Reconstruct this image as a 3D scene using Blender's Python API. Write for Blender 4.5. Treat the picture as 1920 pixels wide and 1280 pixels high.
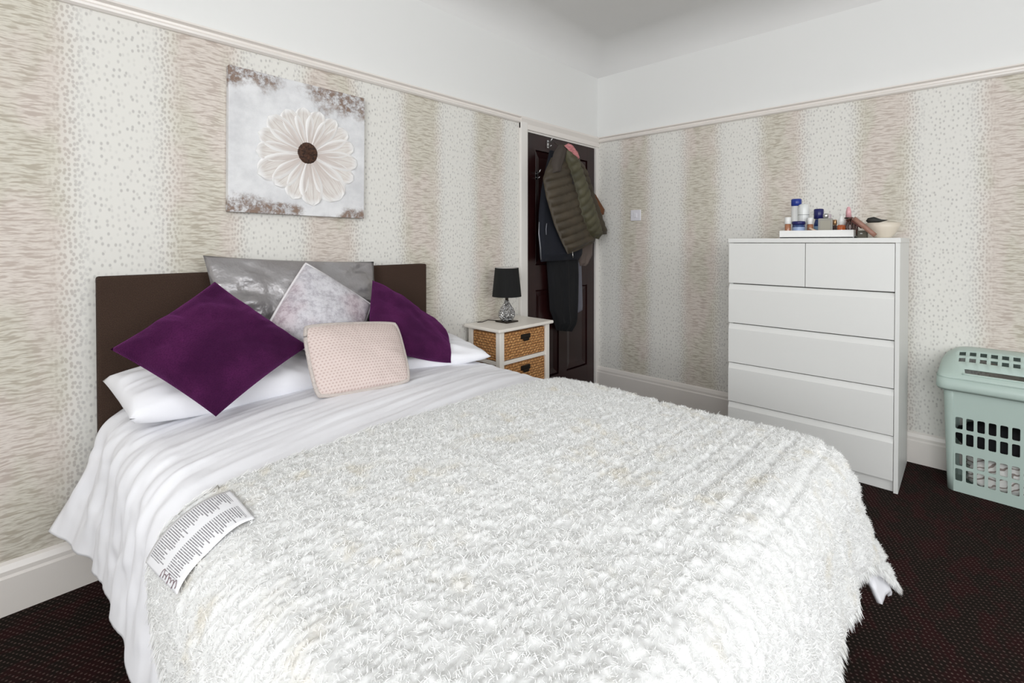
import bpy, bmesh, math, random
import numpy as np
from mathutils import Vector, Matrix

for o in list(bpy.data.objects):
    bpy.data.objects.remove(o, do_unlink=True)
SC = bpy.context.scene
COL = SC.collection
RNG = np.random.RandomState(7)
random.seed(7)
PI = math.pi

# ------------------------------------------------------------------ camera
cam_d = bpy.data.cameras.new('camera')
cam = bpy.data.objects.new('camera', cam_d)
COL.objects.link(cam)
YAW, PITCH = 0.826, -0.0121
fw = Vector((math.sin(YAW) * math.cos(PITCH), math.cos(YAW) * math.cos(PITCH), math.sin(PITCH)))
rt = Vector((math.cos(YAW), -math.sin(YAW), 0))
up = rt.cross(fw)
cam.matrix_world = Matrix(((rt.x, up.x, -fw.x, -3.389), (rt.y, up.y, -fw.y, -2.3025), (rt.z, up.z, -fw.z, 1.2102), (0, 0, 0, 1)))
cam_d.sensor_fit = 'HORIZONTAL'
cam_d.sensor_width = 36.0
cam_d.lens = 36.0 * 901.47 / 1920
cam_d.shift_x = (960 - 985.4) / 1920
cam_d.shift_y = (464.3 - 640) / 1920
cam_d.clip_start = 0.02
SC.camera = cam

# ------------------------------------------------------------------ light
world = bpy.data.worlds.new('sky')
SC.world = world
world.use_nodes = True
world.node_tree.nodes['Background'].inputs[0].default_value = (0.80, 0.88, 1.0, 1)
world.node_tree.nodes['Background'].inputs[1].default_value = 1.0

def area(name, loc, rot, sx, sy, power, color):
    d = bpy.data.lights.new(name, 'AREA')
    d.shape = 'RECTANGLE'; d.size = sx; d.size_y = sy; d.energy = power; d.color = color
    o = bpy.data.objects.new(name, d); COL.objects.link(o)
    o.location = loc; o.rotation_euler = rot
    return o
# daylight entering through the two windows behind the camera
area('daylight_left', (-5.37, -3.05, 1.72), (0, -PI / 2, 0), 1.45, 2.1, 104, (0.965, 0.985, 1.0))
area('daylight_front', (-2.75, -4.47, 1.72), (PI / 2, 0, 0), 1.9, 1.45, 43, (0.965, 0.985, 1.0))
SC.view_settings.view_transform = 'Standard'
SC.view_settings.look = 'None'
SC.view_settings.gamma = 1.0
SC.view_settings.use_curve_mapping = False
SC.view_settings.exposure = -0.12

# ------------------------------------------------------------------ materials
def lin(c):
    out = []
    for v in c[:3]:
        v = v / 255.0
        out.append(v / 12.92 if v <= 0.04045 else ((v + 0.055) / 1.055) ** 2.4)
    return (out[0], out[1], out[2], 1.0)

class NT:
    def __init__(self, name):
        self.m = bpy.data.materials.new(name); self.m.use_nodes = True
        self.t = self.m.node_tree; self.b = self.t.nodes['Principled BSDF']
    def n(self, typ, **kw):
        nd = self.t.nodes.new(typ)
        for k, v in kw.items(): setattr(nd, k, v)
        return nd
    def l(self, a, b): self.t.links.new(a, b)
    def val(self, sock, v):
        if isinstance(v, bpy.types.NodeSocket): self.l(v, sock)
        else: sock.default_value = v
    def math(self, op, a, b=0.0, c=None, clamp=False):
        nd = self.n('ShaderNodeMath', operation=op); nd.use_clamp = clamp
        self.val(nd.inputs[0], a); self.val(nd.inputs[1], b)
        if c is not None: self.val(nd.inputs[2], c)
        return nd.outputs[0]
    def smooth(self, v, lo, hi, to0=0.0, to1=1.0):
        nd = self.n('ShaderNodeMapRange', interpolation_type='SMOOTHSTEP')
        self.val(nd.inputs[0], v); self.val(nd.inputs[1], lo); self.val(nd.inputs[2], hi); self.val(nd.inputs[3], to0); self.val(nd.inputs[4], to1)
        return nd.outputs[0]
    def mix(self, f, a, b):
        nd = self.n('ShaderNodeMix', data_type='RGBA')
        self.val(nd.inputs[0], f); self.val(nd.inputs[6], a); self.val(nd.inputs[7], b)
        return nd.outputs[2]
    def coords(self, kind='Object'):
        tc = self.n('ShaderNodeTexCoord'); return tc.outputs[kind]
    def sep(self, v):
        s = self.n('ShaderNodeSeparateXYZ'); self.l(v, s.inputs[0]); return s.outputs
    def comb(self, x, y, z=0.0):
        s = self.n('ShaderNodeCombineXYZ')
        self.val(s.inputs[0], x); self.val(s.inputs[1], y); self.val(s.inputs[2], z); return s.outputs[0]
    def noise(self, vec, scale=5.0, detail=3.0, rough=0.5):
        nd = self.n('ShaderNodeTexNoise'); 
        if vec is not None: self.l(vec, nd.inputs['Vector'])
        nd.inputs['Scale'].default_value = scale; nd.inputs['Detail'].default_value = detail; nd.inputs['Roughness'].default_value = rough
        return nd.outputs['Fac']
    def voro(self, vec, scale, rand=1.0, feature='F1', dim='3D'):
        nd = self.n('ShaderNodeTexVoronoi', feature=feature, voronoi_dimensions=dim)
        self.l(vec, nd.inputs['Vector']); nd.inputs['Scale'].default_value = scale; nd.inputs['Randomness'].default_value = rand
        return nd.outputs
    def bump(self, h, strength=0.3, dist=0.01):
        nd = self.n('ShaderNodeBump'); nd.inputs['Strength'].default_value = strength; nd.inputs['Distance'].default_value = dist
        self.l(h, nd.inputs['Height']); self.l(nd.outputs[0], self.b.inputs['Normal'])

def simple(name, col, rough=0.5, metal=0.0, spec=0.5, vary=0.0, vscale=30.0, bump=0.0, bscale=80.0, bdist=0.004, sheen=0.0, coat=0.0, trans=0.0):
    k = NT(name)
    k.b.inputs['Roughness'].default_value = rough; k.b.inputs['Metallic'].default_value = metal
    k.b.inputs['Specular IOR Level'].default_value = spec
    if sheen: k.b.inputs['Sheen Weight'].default_value = sheen
    if coat: k.b.inputs['Coat Weight'].default_value = coat
    if trans: k.b.inputs['Transmission Weight'].default_value = trans
    c = lin(col)
    co = k.coords()
    if vary:
        f = k.noise(co, vscale, 4)
        f = k.smooth(f, 0.3, 0.7)
        d = tuple(max(0, v * (1 - vary)) for v in c[:3]) + (1,)
        k.l(k.mix(f, d, c), k.b.inputs['Base Color'])
    else:
        k.b.inputs['Base Color'].default_value = c
    if bump:
        k.bump(k.noise(co, bscale, 4), bump, bdist)
    return k.m

def wallpaper(name, axis, s0, period=0.53):
    k = NT(name)
    xyz = k.sep(k.coords())
    s = xyz[0] if axis == 'X' else xyz[1]
    z = xyz[2]
    wob = k.noise(k.comb(k.math('MULTIPLY', s, 2.0), k.math('MULTIPLY', z, 5.0)), 1.5, 3)
    ph = k.math('MULTIPLY', k.math('SUBTRACT', s, s0), 2 * PI / period)
    m = k.math('MULTIPLY_ADD', k.math('COSINE', ph), -0.5, 0.5)         # 0 pale stripe, 1 lined stripe
    m = k.math('ADD', m, k.math('MULTIPLY_ADD', wob, 0.30, -0.15))
    # warped coordinates for the hand drawn marks
    w2 = k.math('MULTIPLY_ADD', k.noise(k.comb(k.math('MULTIPLY', s, 9.0), k.math('MULTIPLY', z, 9.0)), 1.0, 3), 0.03, -0.015)
    zz = k.math('ADD', z, w2)
    # long horizontal strokes
    ln = k.noise(k.comb(k.math('MULTIPLY', s, 17.0), k.math('MULTIPLY', zz, 120.0)), 1.0, 2.5)
    lines = k.smooth(ln, 0.47, 0.60)
    fine = k.smooth(k.noise(k.comb(k.math('MULTIPLY', s, 40.0), k.math('MULTIPLY', zz, 260.0)), 1.0, 2), 0.45, 0.65)
    lines = k.math('MAXIMUM', lines, k.math('MULTIPLY', fine, 0.55))
    # short dabs, small in the middle tone, sparse in the pale stripe
    v1 = k.voro(k.comb(k.math('MULTIPLY', s, 80.0), k.math('MULTIPLY', z, 55.0)), 1.0, 0.75, dim='2D')
    dab1 = k.smooth(v1['Distance'], 0.22, 0.46, 1.0, 0.0)
    v2 = k.voro(k.comb(k.math('MULTIPLY', s, 56.0), k.math('MULTIPLY', z, 36.0)), 1.0, 0.85, dim='2D')
    c2 = k.sep(v2['Color'])[0]
    dab2 = k.math('MULTIPLY', k.smooth(v2['Distance'], 0.10, 0.33, 1.0, 0.0), k.smooth(c2, 0.10, 0.85, 0.25, 1.0))
    wl = k.smooth(m, 0.55, 0.95)
    wm = k.math('MULTIPLY', k.smooth(m, 0.16, 0.50), k.math('SUBTRACT', 1.0, wl))
    wp = k.smooth(m, 0.22, 0.52, 1.0, 0.0)
    ink = k.math('ADD', k.math('MULTIPLY', lines, wl), k.math('ADD', k.math('MULTIPLY', k.math('MULTIPLY', dab1, wm), 0.85), k.math('MULTIPLY', dab2, wp)), clamp=True)
    hue = k.smooth(k.noise(k.comb(k.math('MULTIPLY', s, 2.4), k.math('MULTIPLY', z, 1.1)), 2.0, 2), 0.42, 0.58)
    bg_d = k.mix(hue, lin((226, 217, 208)), lin((220, 215, 202)))
    ink_d = k.mix(hue, lin((192, 178, 168)), lin((182, 173, 157)))
    bgc = k.mix(k.smooth(m, 0.3, 0.85), lin((233, 231, 225)), bg_d)
    inkc = k.mix(k.smooth(m, 0.3, 0.8), lin((196, 193, 189)), ink_d)
    k.l(k.mix(k.math('MULTIPLY', ink, 0.9), bgc, inkc), k.b.inputs['Base Color'])
    k.b.inputs['Roughness'].default_value = 0.62
    k.b.inputs['Specular IOR Level'].default_value = 0.3
    k.bump(ink, 0.15, 0.002)
    return k.m

def carpet():
    k = NT('carpet')
    xyz = k.sep(k.coords())
    wx = k.math('MULTIPLY_ADD', k.noise(k.coords(), 40.0, 2), 0.006, 0.0)
    x = k.math('ADD', xyz[0], wx); y = k.math('ADD', xyz[1], wx)
    p = 0.0155
    u = k.math('MULTIPLY', k.math('ADD', x, k.math('MULTIPLY', y, 0.55)), 1 / p)
    v = k.math('MULTIPLY', k.math('SUBTRACT', y, k.math('MULTIPLY', x, 0.45)), 1 / p)
    fu = k.math('SUBTRACT', k.math('FRACT', u), 0.5); fv = k.math('SUBTRACT', k.math('FRACT', v), 0.5)
    d = k.math('SQRT', k.math('ADD', k.math('MULTIPLY', fu, fu), k.math('MULTIPLY', fv, fv)))
    dot = k.smooth(d, 0.14, 0.27, 1.0, 0.0)
    dot = k.math('MULTIPLY', dot, k.smooth(k.noise(k.coords(), 60.0, 2), 0.3, 0.7, 0.35, 1.0))
    red = k.smooth(k.noise(k.comb(k.math('MULTIPLY', xyz[0], 7.0), k.math('MULTIPLY', xyz[1], 12.0)), 1.0, 3, 0.7), 0.44, 0.62)
    base = k.mix(red, lin((33, 27, 23)), lin((47, 23, 23)))
    pile = k.noise(k.coords(), 700.0, 2)
    base = k.mix(k.smooth(pile, 0.35, 0.7, 0.0, 0.35), base, lin((19, 14, 13)))
    k.l(k.mix(k.math('MULTIPLY', dot, 0.7), base, lin((112, 94, 88))), k.b.inputs['Base Color'])
    k.b.inputs['Roughness'].default_value = 1.0; k.b.inputs['Specular IOR Level'].default_value = 0.1
    k.bump(k.math('ADD', pile, dot), 0.5, 0.004)
    return k.m

M = {}
M['paint'] = simple('white_wall_paint', (236, 236, 234), 0.8, bump=0.05, bscale=60)
M['ceil'] = simple('ceiling_paint', (226, 225, 223), 0.9, vary=0.03, vscale=2)
M['gloss'] = simple('cream_gloss_paint', (238, 232, 226), 0.22, bump=0.06, bscale=25, bdist=0.004)
M['archi'] = simple('architrave_gloss_paint', (238, 234, 229), 0.25, bump=0.05, bscale=25)
M['wpA'] = wallpaper('wallpaper_back', 'X', -3.0935)
M['wpB'] = wallpaper('wallpaper_right', 'Y', -0.6171)
M['carpet'] = carpet()
M['door'] = simple('mahogany_gloss', (44, 19, 19), 0.30, vary=0.35, vscale=4, bump=0.04, bscale=15)
M['chrome'] = simple('chrome', (200, 200, 200), 0.22, metal=1.0)
M['switch'] = simple('white_plastic', (232, 230, 236), 0.35)
M['lacquer'] = simple('white_lacquer', (232, 232, 229), 0.38, spec=0.4)
M['lacquer_side'] = M['lacquer']
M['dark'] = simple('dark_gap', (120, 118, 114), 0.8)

# ------------------------------------------------------------------ geometry helpers
def link(o, parent=None):
    COL.objects.link(o)
    if parent is not None: o.parent = parent
    return o
def mesh(name, verts, faces, mat, parent=None, smooth=False, uv=None, matidx=None):
    me = bpy.data.meshes.new(name)
    me.from_pydata([tuple(map(float, v)) for v in verts], [], [tuple(map(int, f)) for f in faces])
    mats = mat if isinstance(mat, (list, tuple)) else [mat]
    for m in mats: me.materials.append(m)
    if matidx is not None: me.polygons.foreach_set('material_index', np.asarray(matidx, dtype=np.int32))
    if smooth: me.polygons.foreach_set('use_smooth', [True] * len(me.polygons))
    if uv is not None:
        lay = me.uv_layers.new(name='UVMap')
        idx = np.empty(len(me.loops), dtype=np.int32); me.loops.foreach_get('vertex_index', idx)
        lay.data.foreach_set('uv', np.asarray(uv, dtype=np.float32)[idx].ravel())
    me.update()
    bm = bmesh.new(); bm.from_mesh(me); bmesh.ops.recalc_face_normals(bm, faces=bm.faces); bm.to_mesh(me); bm.free()
    return link(bpy.data.objects.new(name, me), parent)
def rawmesh(name, verts, faces, mat, parent=None, smooth=True):
    verts = np.asarray(verts, dtype=np.float32); faces = np.asarray(faces, dtype=np.int32)
    me = bpy.data.meshes.new(name)
    n = faces.shape[1]
    me.vertices.add(len(verts)); me.vertices.foreach_set('co', verts.ravel())
    me.loops.add(faces.size); me.loops.foreach_set('vertex_index', faces.ravel())
    me.polygons.add(len(faces)); me.polygons.foreach_set('loop_start', np.arange(0, faces.size, n, dtype=np.int32))
    me.polygons.foreach_set('loop_total', np.full(len(faces), n, dtype=np.int32))
    me.polygons.foreach_set('use_smooth', np.full(len(faces), smooth))
    me.materials.append(mat); me.update(calc_edges=True); me.validate()
    return link(bpy.data.objects.new(name, me), parent)
def thing(name, loc, label, cat, group=None, rotz=0.0):
    o = bpy.data.objects.new(name, None); o.empty_display_size = 0.05
    link(o); o.location = loc; o.rotation_euler = (0, 0, rotz)
    return tag(o, label, cat, group)
def tag(o, label, cat, group=None):
    o['label'] = label; o['category'] = cat
    if group: o['group'] = group
    return o
def struct(o, label=None):
    o['kind'] = 'structure'
    if label: o['label'] = label
    return o
BOXF = [(0, 3, 2, 1), (4, 5, 6, 7), (0, 1, 5, 4), (1, 2, 6, 5), (2, 3, 7, 6), (3, 0, 4, 7)]
def boxv(a, b):
    return [(a[0], a[1], a[2]), (b[0], a[1], a[2]), (b[0], b[1], a[2]), (a[0], b[1], a[2]), (a[0], a[1], b[2]), (b[0], a[1], b[2]), (b[0], b[1], b[2]), (a[0], b[1], b[2])]
def boxes(name, lst, mat, parent=None):
    vs, fs, mi = [], [], []
    for it in lst:
        o = len(vs); vs += boxv(it[0], it[1]); fs += [tuple(i + o for i in f) for f in BOXF]
        mi += [it[2] if len(it) > 2 else 0] * 6
    return mesh(name, vs, fs, mat, parent, matidx=mi)
def bbox(name, a, b, mat, parent=None, bev=0.003, seg=2):
    bm = bmesh.new()
    vs = [bm.verts.new(v) for v in boxv(a, b)]
    for f in BOXF: bm.faces.new([vs[i] for i in f])
    bmesh.ops.recalc_face_normals(bm, faces=bm.faces)
    if bev: bmesh.ops.bevel(bm, geom=bm.edges[:], offset=bev, segments=seg, profile=0.5, affect='EDGES')
    me = bpy.data.meshes.new(name); bm.to_mesh(me); bm.free(); me.materials.append(mat)
    return link(bpy.data.objects.new(name, me), parent)
def extrude_profile(name, prof, p0, p1, up2, mat, parent=None):
    """prof: list of (out, up) closed polygon, swept from p0 to p1; out direction = up2"""
    p0 = Vector(p0); p1 = Vector(p1); out = Vector(up2)
    vs = []
    for p in (p0, p1):
        for (a, b) in prof: vs.append(p + out * a + Vector((0, 0, b)))
    n = len(prof)
    fs = [(i, (i + 1) % n, n + (i + 1) % n, n + i) for i in range(n)] + [tuple(range(n))[::-1], tuple(range(n, 2 * n))]
    return mesh(name, vs, fs, mat, parent)
def lathe(name, prof, mat, parent=None, seg=28, loc=(0, 0, 0), smooth=True, closed=True):
    vs, fs = [], []
    for (r, z) in prof:
        for i in range(seg):
            a = 2 * PI * i / seg; vs.append((loc[0] + r * math.cos(a), loc[1] + r * math.sin(a), loc[2] + z))
    for j in range(len(prof) - 1):
        for i in range(seg):
            fs.append((j * seg + i, j * seg + (i + 1) % seg, (j + 1) * seg + (i + 1) % seg, (j + 1) * seg + i))
    if closed:
        fs.append(tuple(range(seg))[::-1]); fs.append(tuple(range((len(prof) - 1) * seg, len(prof) * seg)))
    o = mesh(name, vs, fs, mat, parent, smooth)
    return o
def tube_data(path, rad, seg=8, closed=False):
    path = [Vector(p) for p in path]; n = len(path); vs, fs = [], []
    for i, p in enumerate(path):
        a = path[(i - 1) % n] if (closed or i > 0) else p
        b = path[(i + 1) % n] if (closed or i < n - 1) else p
        t = (b - a).normalized()
        h = Vector((0, 0, 1)) if abs(t.z) < 0.9 else Vector((1, 0, 0))
        x = t.cross(h).normalized(); y = t.cross(x).normalized()
        r = rad(i / max(1, n - 1)) if callable(rad) else rad
        for k in range(seg):
            an = 2 * PI * k / seg; vs.append(p + x * (r * math.cos(an)) + y * (r * math.sin(an)))
    m = n if closed else n - 1
    for i in range(m):
        for k in range(seg):
            j = (i + 1) % n
            fs.append((i * seg + k, i * seg + (k + 1) % seg, j * seg + (k + 1) % seg, j * seg + k))
    if not closed:
        fs.append(tuple(range(seg))[::-1]); fs.append(tuple(range((n - 1) * seg, n * seg)))
    return vs, fs
def tube(name, path, rad, mat, parent=None, seg=8, closed=False):
    vs, fs = tube_data(path, rad, seg, closed)
    return mesh(name, vs, fs, mat, parent, True)
# value noise
_T = np.random.RandomState(3).rand(256, 256)
def vn(x, y):
    x = np.asarray(x, float); y = np.asarray(y, float)
    xi = np.floor(x).astype(int); yi = np.floor(y).astype(int); fx = x - xi; fy = y - yi
    fx = fx * fx * (3 - 2 * fx); fy = fy * fy * (3 - 2 * fy)
    g = lambda i, j: _T[i % 256, j % 256]
    return (g(xi, yi) * (1 - fx) + g(xi + 1, yi) * fx) * (1 - fy) + (g(xi, yi + 1) * (1 - fx) + g(xi + 1, yi + 1) * fx) * fy - 0.5
def fbm(x, y, o=3):
    s = 0; a = 1.0
    for k in range(o): s = s + a * vn(x * 2 ** k + 17 * k, y * 2 ** k + 31 * k); a *= 0.5
    return s
def sstep(x, a, b):
    t = np.clip((x - a) / (b - a), 0, 1); return t * t * (3 - 2 * t)
def grid_normals(P):
    du = np.gradient(P, axis=0); dv = np.gradient(P, axis=1)
    n = np.cross(du, dv); n /= np.linalg.norm(n, axis=2, keepdims=True) + 1e-12
    return n
def grid_faces(nu, nv):
    i = np.arange(nu * nv).reshape(nu, nv)
    return np.stack([i[:-1, :-1], i[1:, :-1], i[1:, 1:], i[:-1, 1:]], -1).reshape(-1, 4)

# ------------------------------------------------------------------ room shell
XL, YF, ZC, ZW = -5.20, -4.30, 2.79, 2.58     # left wall, front wall, ceiling height, where the cove starts
RB, RT = 2.035, 2.078                          # picture rail
DX0, DX1, DH = -0.885, -0.035, 2.0             # door opening
T = 0.12
struct(boxes('floor', [((XL - T, YF - T, -0.08), (T, T, 0.0))], M['carpet']), 'dark maroon carpet with small pale dots')
struct(boxes('wall_back', [((XL, 0, 0), (DX0, T, RB), 0), ((XL, 0, RB), (DX0, T, ZC + 0.1), 1), ((DX0, 0, DH), (DX1, T, RB), 0), ((DX0, 0, RB), (DX1, T, ZC + 0.1), 1),
       ((DX1, 0, 0), (T, T, RB), 0), ((DX1, 0, RB), (T, T, ZC + 0.1), 1)], [M['wpA'], M['paint']]), 'wallpapered wall behind the bed')
struct(boxes('wall_right', [((0, YF - T, 0), (T, 0, RB), 0), ((0, YF - T, RB), (T, 0, ZC + 0.1), 1)], [M['wpB'], M['paint']]), 'wallpapered wall behind the chest of drawers')
WY0, WY1, WZ0, WZ1 = -4.15, -1.95, 0.95, 2.47
struct(boxes('wall_left', [((XL - T, YF - T, 0), (XL, WY0, ZC + 0.1)), ((XL - T, WY1, 0), (XL, T, ZC + 0.1)), ((XL - T, WY0, 0), (XL, WY1, WZ0)), ((XL - T, WY0, WZ1), (XL, WY1, ZC + 0.1))], M['wpB']))
VX0, VX1 = -3.75, -1.75
struct(boxes('wall_front', [((XL - T, YF - T, 0), (VX0, YF, ZC + 0.1)), ((VX1, YF - T, 0), (T, YF, ZC + 0.1)), ((VX0, YF - T, 0), (VX1, YF, WZ0)), ((VX0, YF - T, WZ1), (VX1, YF, ZC + 0.1))], M['wpA']))
# coved ceiling
R_ = ZC - ZW
ring = []
for k in range(13):
    a = (PI / 2) * k / 12
    ring.append((R_ * (1 - math.cos(a)), ZW + R_ * math.sin(a)))
vs, fs = [], []
for (ins, z) in ring:
    vs += [(XL + ins, YF + ins, z), (-ins, YF + ins, z), (-ins, -ins, z), (XL + ins, -ins, z)]
for j in range(len(ring) - 1):
    for i in range(4): fs.append((j * 4 + i, j * 4 + (i + 1) % 4, (j + 1) * 4 + (i + 1) % 4, (j + 1) * 4 + i))
n = (len(ring) - 1) * 4
fs.append((n, n + 1, n + 2, n + 3))
# outer slab above
o_ = len(vs); vs += [(XL - T, YF - T, ZC + 0.1), (T, YF - T, ZC + 0.1), (T, T, ZC + 0.1), (XL - T, T, ZC + 0.1)]
fs.append((o_, o_ + 1, o_ + 2, o_ + 3))
ce = mesh('ceiling', vs, fs, M['ceil'])
ce.data.polygons.foreach_set('use_smooth', [True] * (len(fs) - 2) + [True, False])
struct(ce, 'white ceiling with a rounded cove')
# picture rails, skirting
railp = [(0, RB), (0.012, RB), (0.022, RB + 0.006), (0.024, RB + 0.014), (0.016, RB + 0.022), (0.018, RB + 0.030), (0.034, RB + 0.036), (0.034, RT), (0, RT)]
struct(extrude_profile('trim_1', railp, (XL, 0, 0), (-0.964, 0, 0), (0, -1, 0), M['gloss']), 'cream picture rail above the headboard wall')
struct(extrude_profile('trim_2', railp, (0, 0, 0), (0, YF, 0), (-1, 0, 0), M['gloss']), 'cream picture rail on the chest of drawers wall')
# rail section over the door
struct(extrude_profile('trim_3', [(0, DH), (0.020, DH), (0.020, RB), (0.034, RB + 0.03), (0.034, RT), (0, RT)], (-0.964, 0, 0), (0, 0, 0), (0, -1, 0), M['gloss']), 'cream door head moulding')
skirt = [(0, 0), (0.022, 0), (0.022, 0.120), (0.017, 0.128), (0.017, 0.142), (0.010, 0.160), (0, 0.168)]
struct(extrude_profile('baseboard_back', skirt, (XL, 0, 0), (-0.964, 0, 0), (0, -1, 0), M['gloss']), 'cream skirting board along the headboard wall')
struct(extrude_profile('baseboard_right', skirt, (0, -0.0, 0), (0, YF, 0), (-1, 0, 0), M['gloss']), 'cream skirting board along the chest of drawers wall')
# door surround
struct(bbox('trim_4', (-0.964, -0.024, 0), (DX0 - 0.008, 0.0, RB + 0.03), M['archi'], None, 0.006), 'cream architrave at the left of the door')
struct(boxes('trim_5', [((DX0 - 0.008, -0.012, 0), (DX0 + 0.004, 0.10, DH)), ((DX1 - 0.004, -0.012, 0), (-0.001, 0.10, DH)), ((DX0, -0.004, DH - 0.012), (DX1, 0.10, DH))], M['archi']), 'cream door lining')
# windows behind the camera (frames only carry the daylight openings)
def window(name, p0, p1, axis):
    w = bpy.data.objects.new(name, None); link(w); w['kind'] = 'structure'
    if axis == 'x':
        for a in np.linspace(p0[1], p1[1], 3): bbox('frame_bar', (p0[0], a - 0.03, p0[2]), (p1[0], a + 0.03, p1[2]), M['archi'], w, 0.004)
        for z in (p0[2], p1[2]): bbox('frame_rail', (p0[0], p0[1], z - 0.03), (p1[0], p1[1], z + 0.03), M['archi'], w, 0.004)
    else:
        for a in np.linspace(p0[0], p1[0], 3): bbox('frame_bar', (a - 0.03, p0[1], p0[2]), (a + 0.03, p1[1], p1[2]), M['archi'], w, 0.004)
        for z in (p0[2], p1[2]): bbox('frame_rail', (p0[0], p0[1], z - 0.03), (p1[0], p1[1], z + 0.03), M['archi'], w, 0.004)
window('window_1', (XL - 0.09, WY0, WZ0), (XL - 0.04, WY1, WZ1), 'x')
window('window_2', (VX0, YF - 0.09, WZ0), (VX1, YF - 0.04, WZ1), 'y')
# door leaf: stiles, rails and four sunk panels
dr = bpy.data.objects.new('door_1', None); link(dr); dr.location = (DX0, 0, 0); struct(dr, 'dark mahogany panelled door')
dw = DX1 - DX0
g = 0.006
st, mid = 0.105, 0.10
rows = [(0.0 + 0.008, 0.20), (0.86, 1.04), (DH - 0.125, DH - 0.014)]
fr = [((g, 0.004, 0.008), (st, 0.044, DH - 0.014)), ((dw - st, 0.004, 0.008), (dw - g, 0.044, DH - 0.014)), ((dw / 2 - mid / 2, 0.0045, 0.20), (dw / 2 + mid / 2, 0.044, DH - 0.125))]
for a, b in rows: fr.append(((st, 0.0045, a), (dw - st, 0.044, b)))
boxes('door_frame', fr, M['door'], dr)
for (xa, xb) in ((st, dw / 2 - mid / 2), (dw / 2 + mid / 2, dw - st)):
    for (za, zb) in ((0.20, 0.86), (1.04, DH - 0.125)):
        vs = boxv((xa, 0.020, za), (xb, 0.035, zb))
        # raised field with sloped border
        b_ = 0.05
        vs = [(xa, 0.022, za), (xb, 0.022, za), (xb, 0.022, zb), (xa, 0.022, zb), (xa + 0.012, 0.012, za + 0.012), (xb - 0.012, 0.012, za + 0.012), (xb - 0.012, 0.012, zb - 0.012), (xa + 0.012, 0.012, zb - 0.012),
              (xa + b_, 0.020, za + b_), (xb - b_, 0.020, za + b_), (xb - b_, 0.020, zb - b_), (xa + b_, 0.020, zb - b_)]
        fs = []
        for q in range(2):
            for i in range(4): fs.append((q * 4 + i, q * 4 + (i + 1) % 4, q * 4 + 4 + (i + 1) % 4, q * 4 + 4 + i))
        fs.append((8, 9, 10, 11))
        mesh('door_panel', vs, fs, M['door'], dr)
for z in (1.88,):
    bbox('hinge', (0.0, -0.004, z - 0.045), (0.012, 0.003, z + 0.045), M['archi'], dr, 0.001)
# light switch
sw = thing('light_switch', (0, -0.367, 1.42), 'white square switch plate on the wallpaper beside the door', 'switch')
bbox('plate', (-0.010, -0.045, -0.043), (0, 0.045, 0.043), M['switch'], sw, 0.004)
bbox('rocker', (-0.014, -0.012, -0.018), (-0.008, 0.012, 0.018), M['switch'], sw, 0.002)
for s in (-1, 1): lathe('screw', [(0.0, 0), (0.004, 0.0), (0.004, 0.001), (0, 0.001)], M['chrome'], sw, 10, (-0.010, s * 0.030, 0), closed=False)

# ------------------------------------------------------------------ bed
XA, XB, YE = -3.060, -1.840, -1.955       # flat top of the bedding: left, right and foot limits
RR = 0.115
XC = 0.5 * (XA + XB)
def ztop(x, y):
    u = np.clip(np.abs(x - XC) / 0.61, 0, 1.2); v = np.clip((-y - 0.1) / 1.9, 0, 1.1)
    return 0.622 + 0.034 * (1 - u ** 2.2) * (1 - 0.55 * v ** 3)
def drape(a, b, rr=RR, extra=0.0, wave=1.0):
    """unfolded cloth coordinates (a across, b along the bed) to points hanging over the sides and foot"""
    ox = np.where(a < XA, a - XA, np.where(a > XB, a - XB, 0.0)); oy = np.where(b < YE, YE - b, 0.0)
    dd = np.hypot(ox, oy) + 1e-9
    d = (np.abs(ox) ** 5 + np.abs(oy) ** 5 + 1e-30) ** 0.2      # hem stays even round the corner
    dx, dy = ox / dd, oy / dd
    cx = np.clip(a, XA, XB); cy = np.maximum(b, YE)
    q = rr * PI / 2
    th = np.minimum(d, q) / rr
    hz = rr * np.sin(th); dr_ = rr * (1 - np.cos(th))
    h = np.maximum(d - q, 0)
    left = (dx < -0.5) * 1.0
    flare = 0.10 + 0.10 * sstep(dy, 0.1, 0.9) + 0.20 * np.sin(np.arctan2(dy, np.abs(dx) + 1e-9) * 2) ** 2 + left * 0.42 * np.exp(-np.maximum(-cy - 0.08, 0) / 0.16)
    ang = np.arctan2(dy, np.abs(dx) + 1e-9)
    e = cy * 1.0 - cx * 1.0 * (dy > 0.02) + ang * 0.22
    w = (np.sin(e * 27 + 1.3) * 0.5 + np.sin(e * 43 + 0.4) * 0.3 + fbm(e * 9 + 3, h * 2) * 0.9) * sstep(h, 0, 0.28) * (0.028 - 0.018 * left) * wave
    corner = np.sin(ang * 2) * (np.sin(ang * 7.5 + 0.7)) * 0.022 * sstep(h, 0, 0.3)
    hz = hz + flare * h + w + corner
    slope = np.sqrt(np.maximum(1 - np.minimum(flare, 0.6) ** 2, 0.3))
    drop = dr_ + h * slope
    x = cx + dx * (hz + extra * 0); y = cy - dy * hz
    z = ztop(cx, cy) - drop
    return np.stack([x, y, z], -1)

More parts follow.
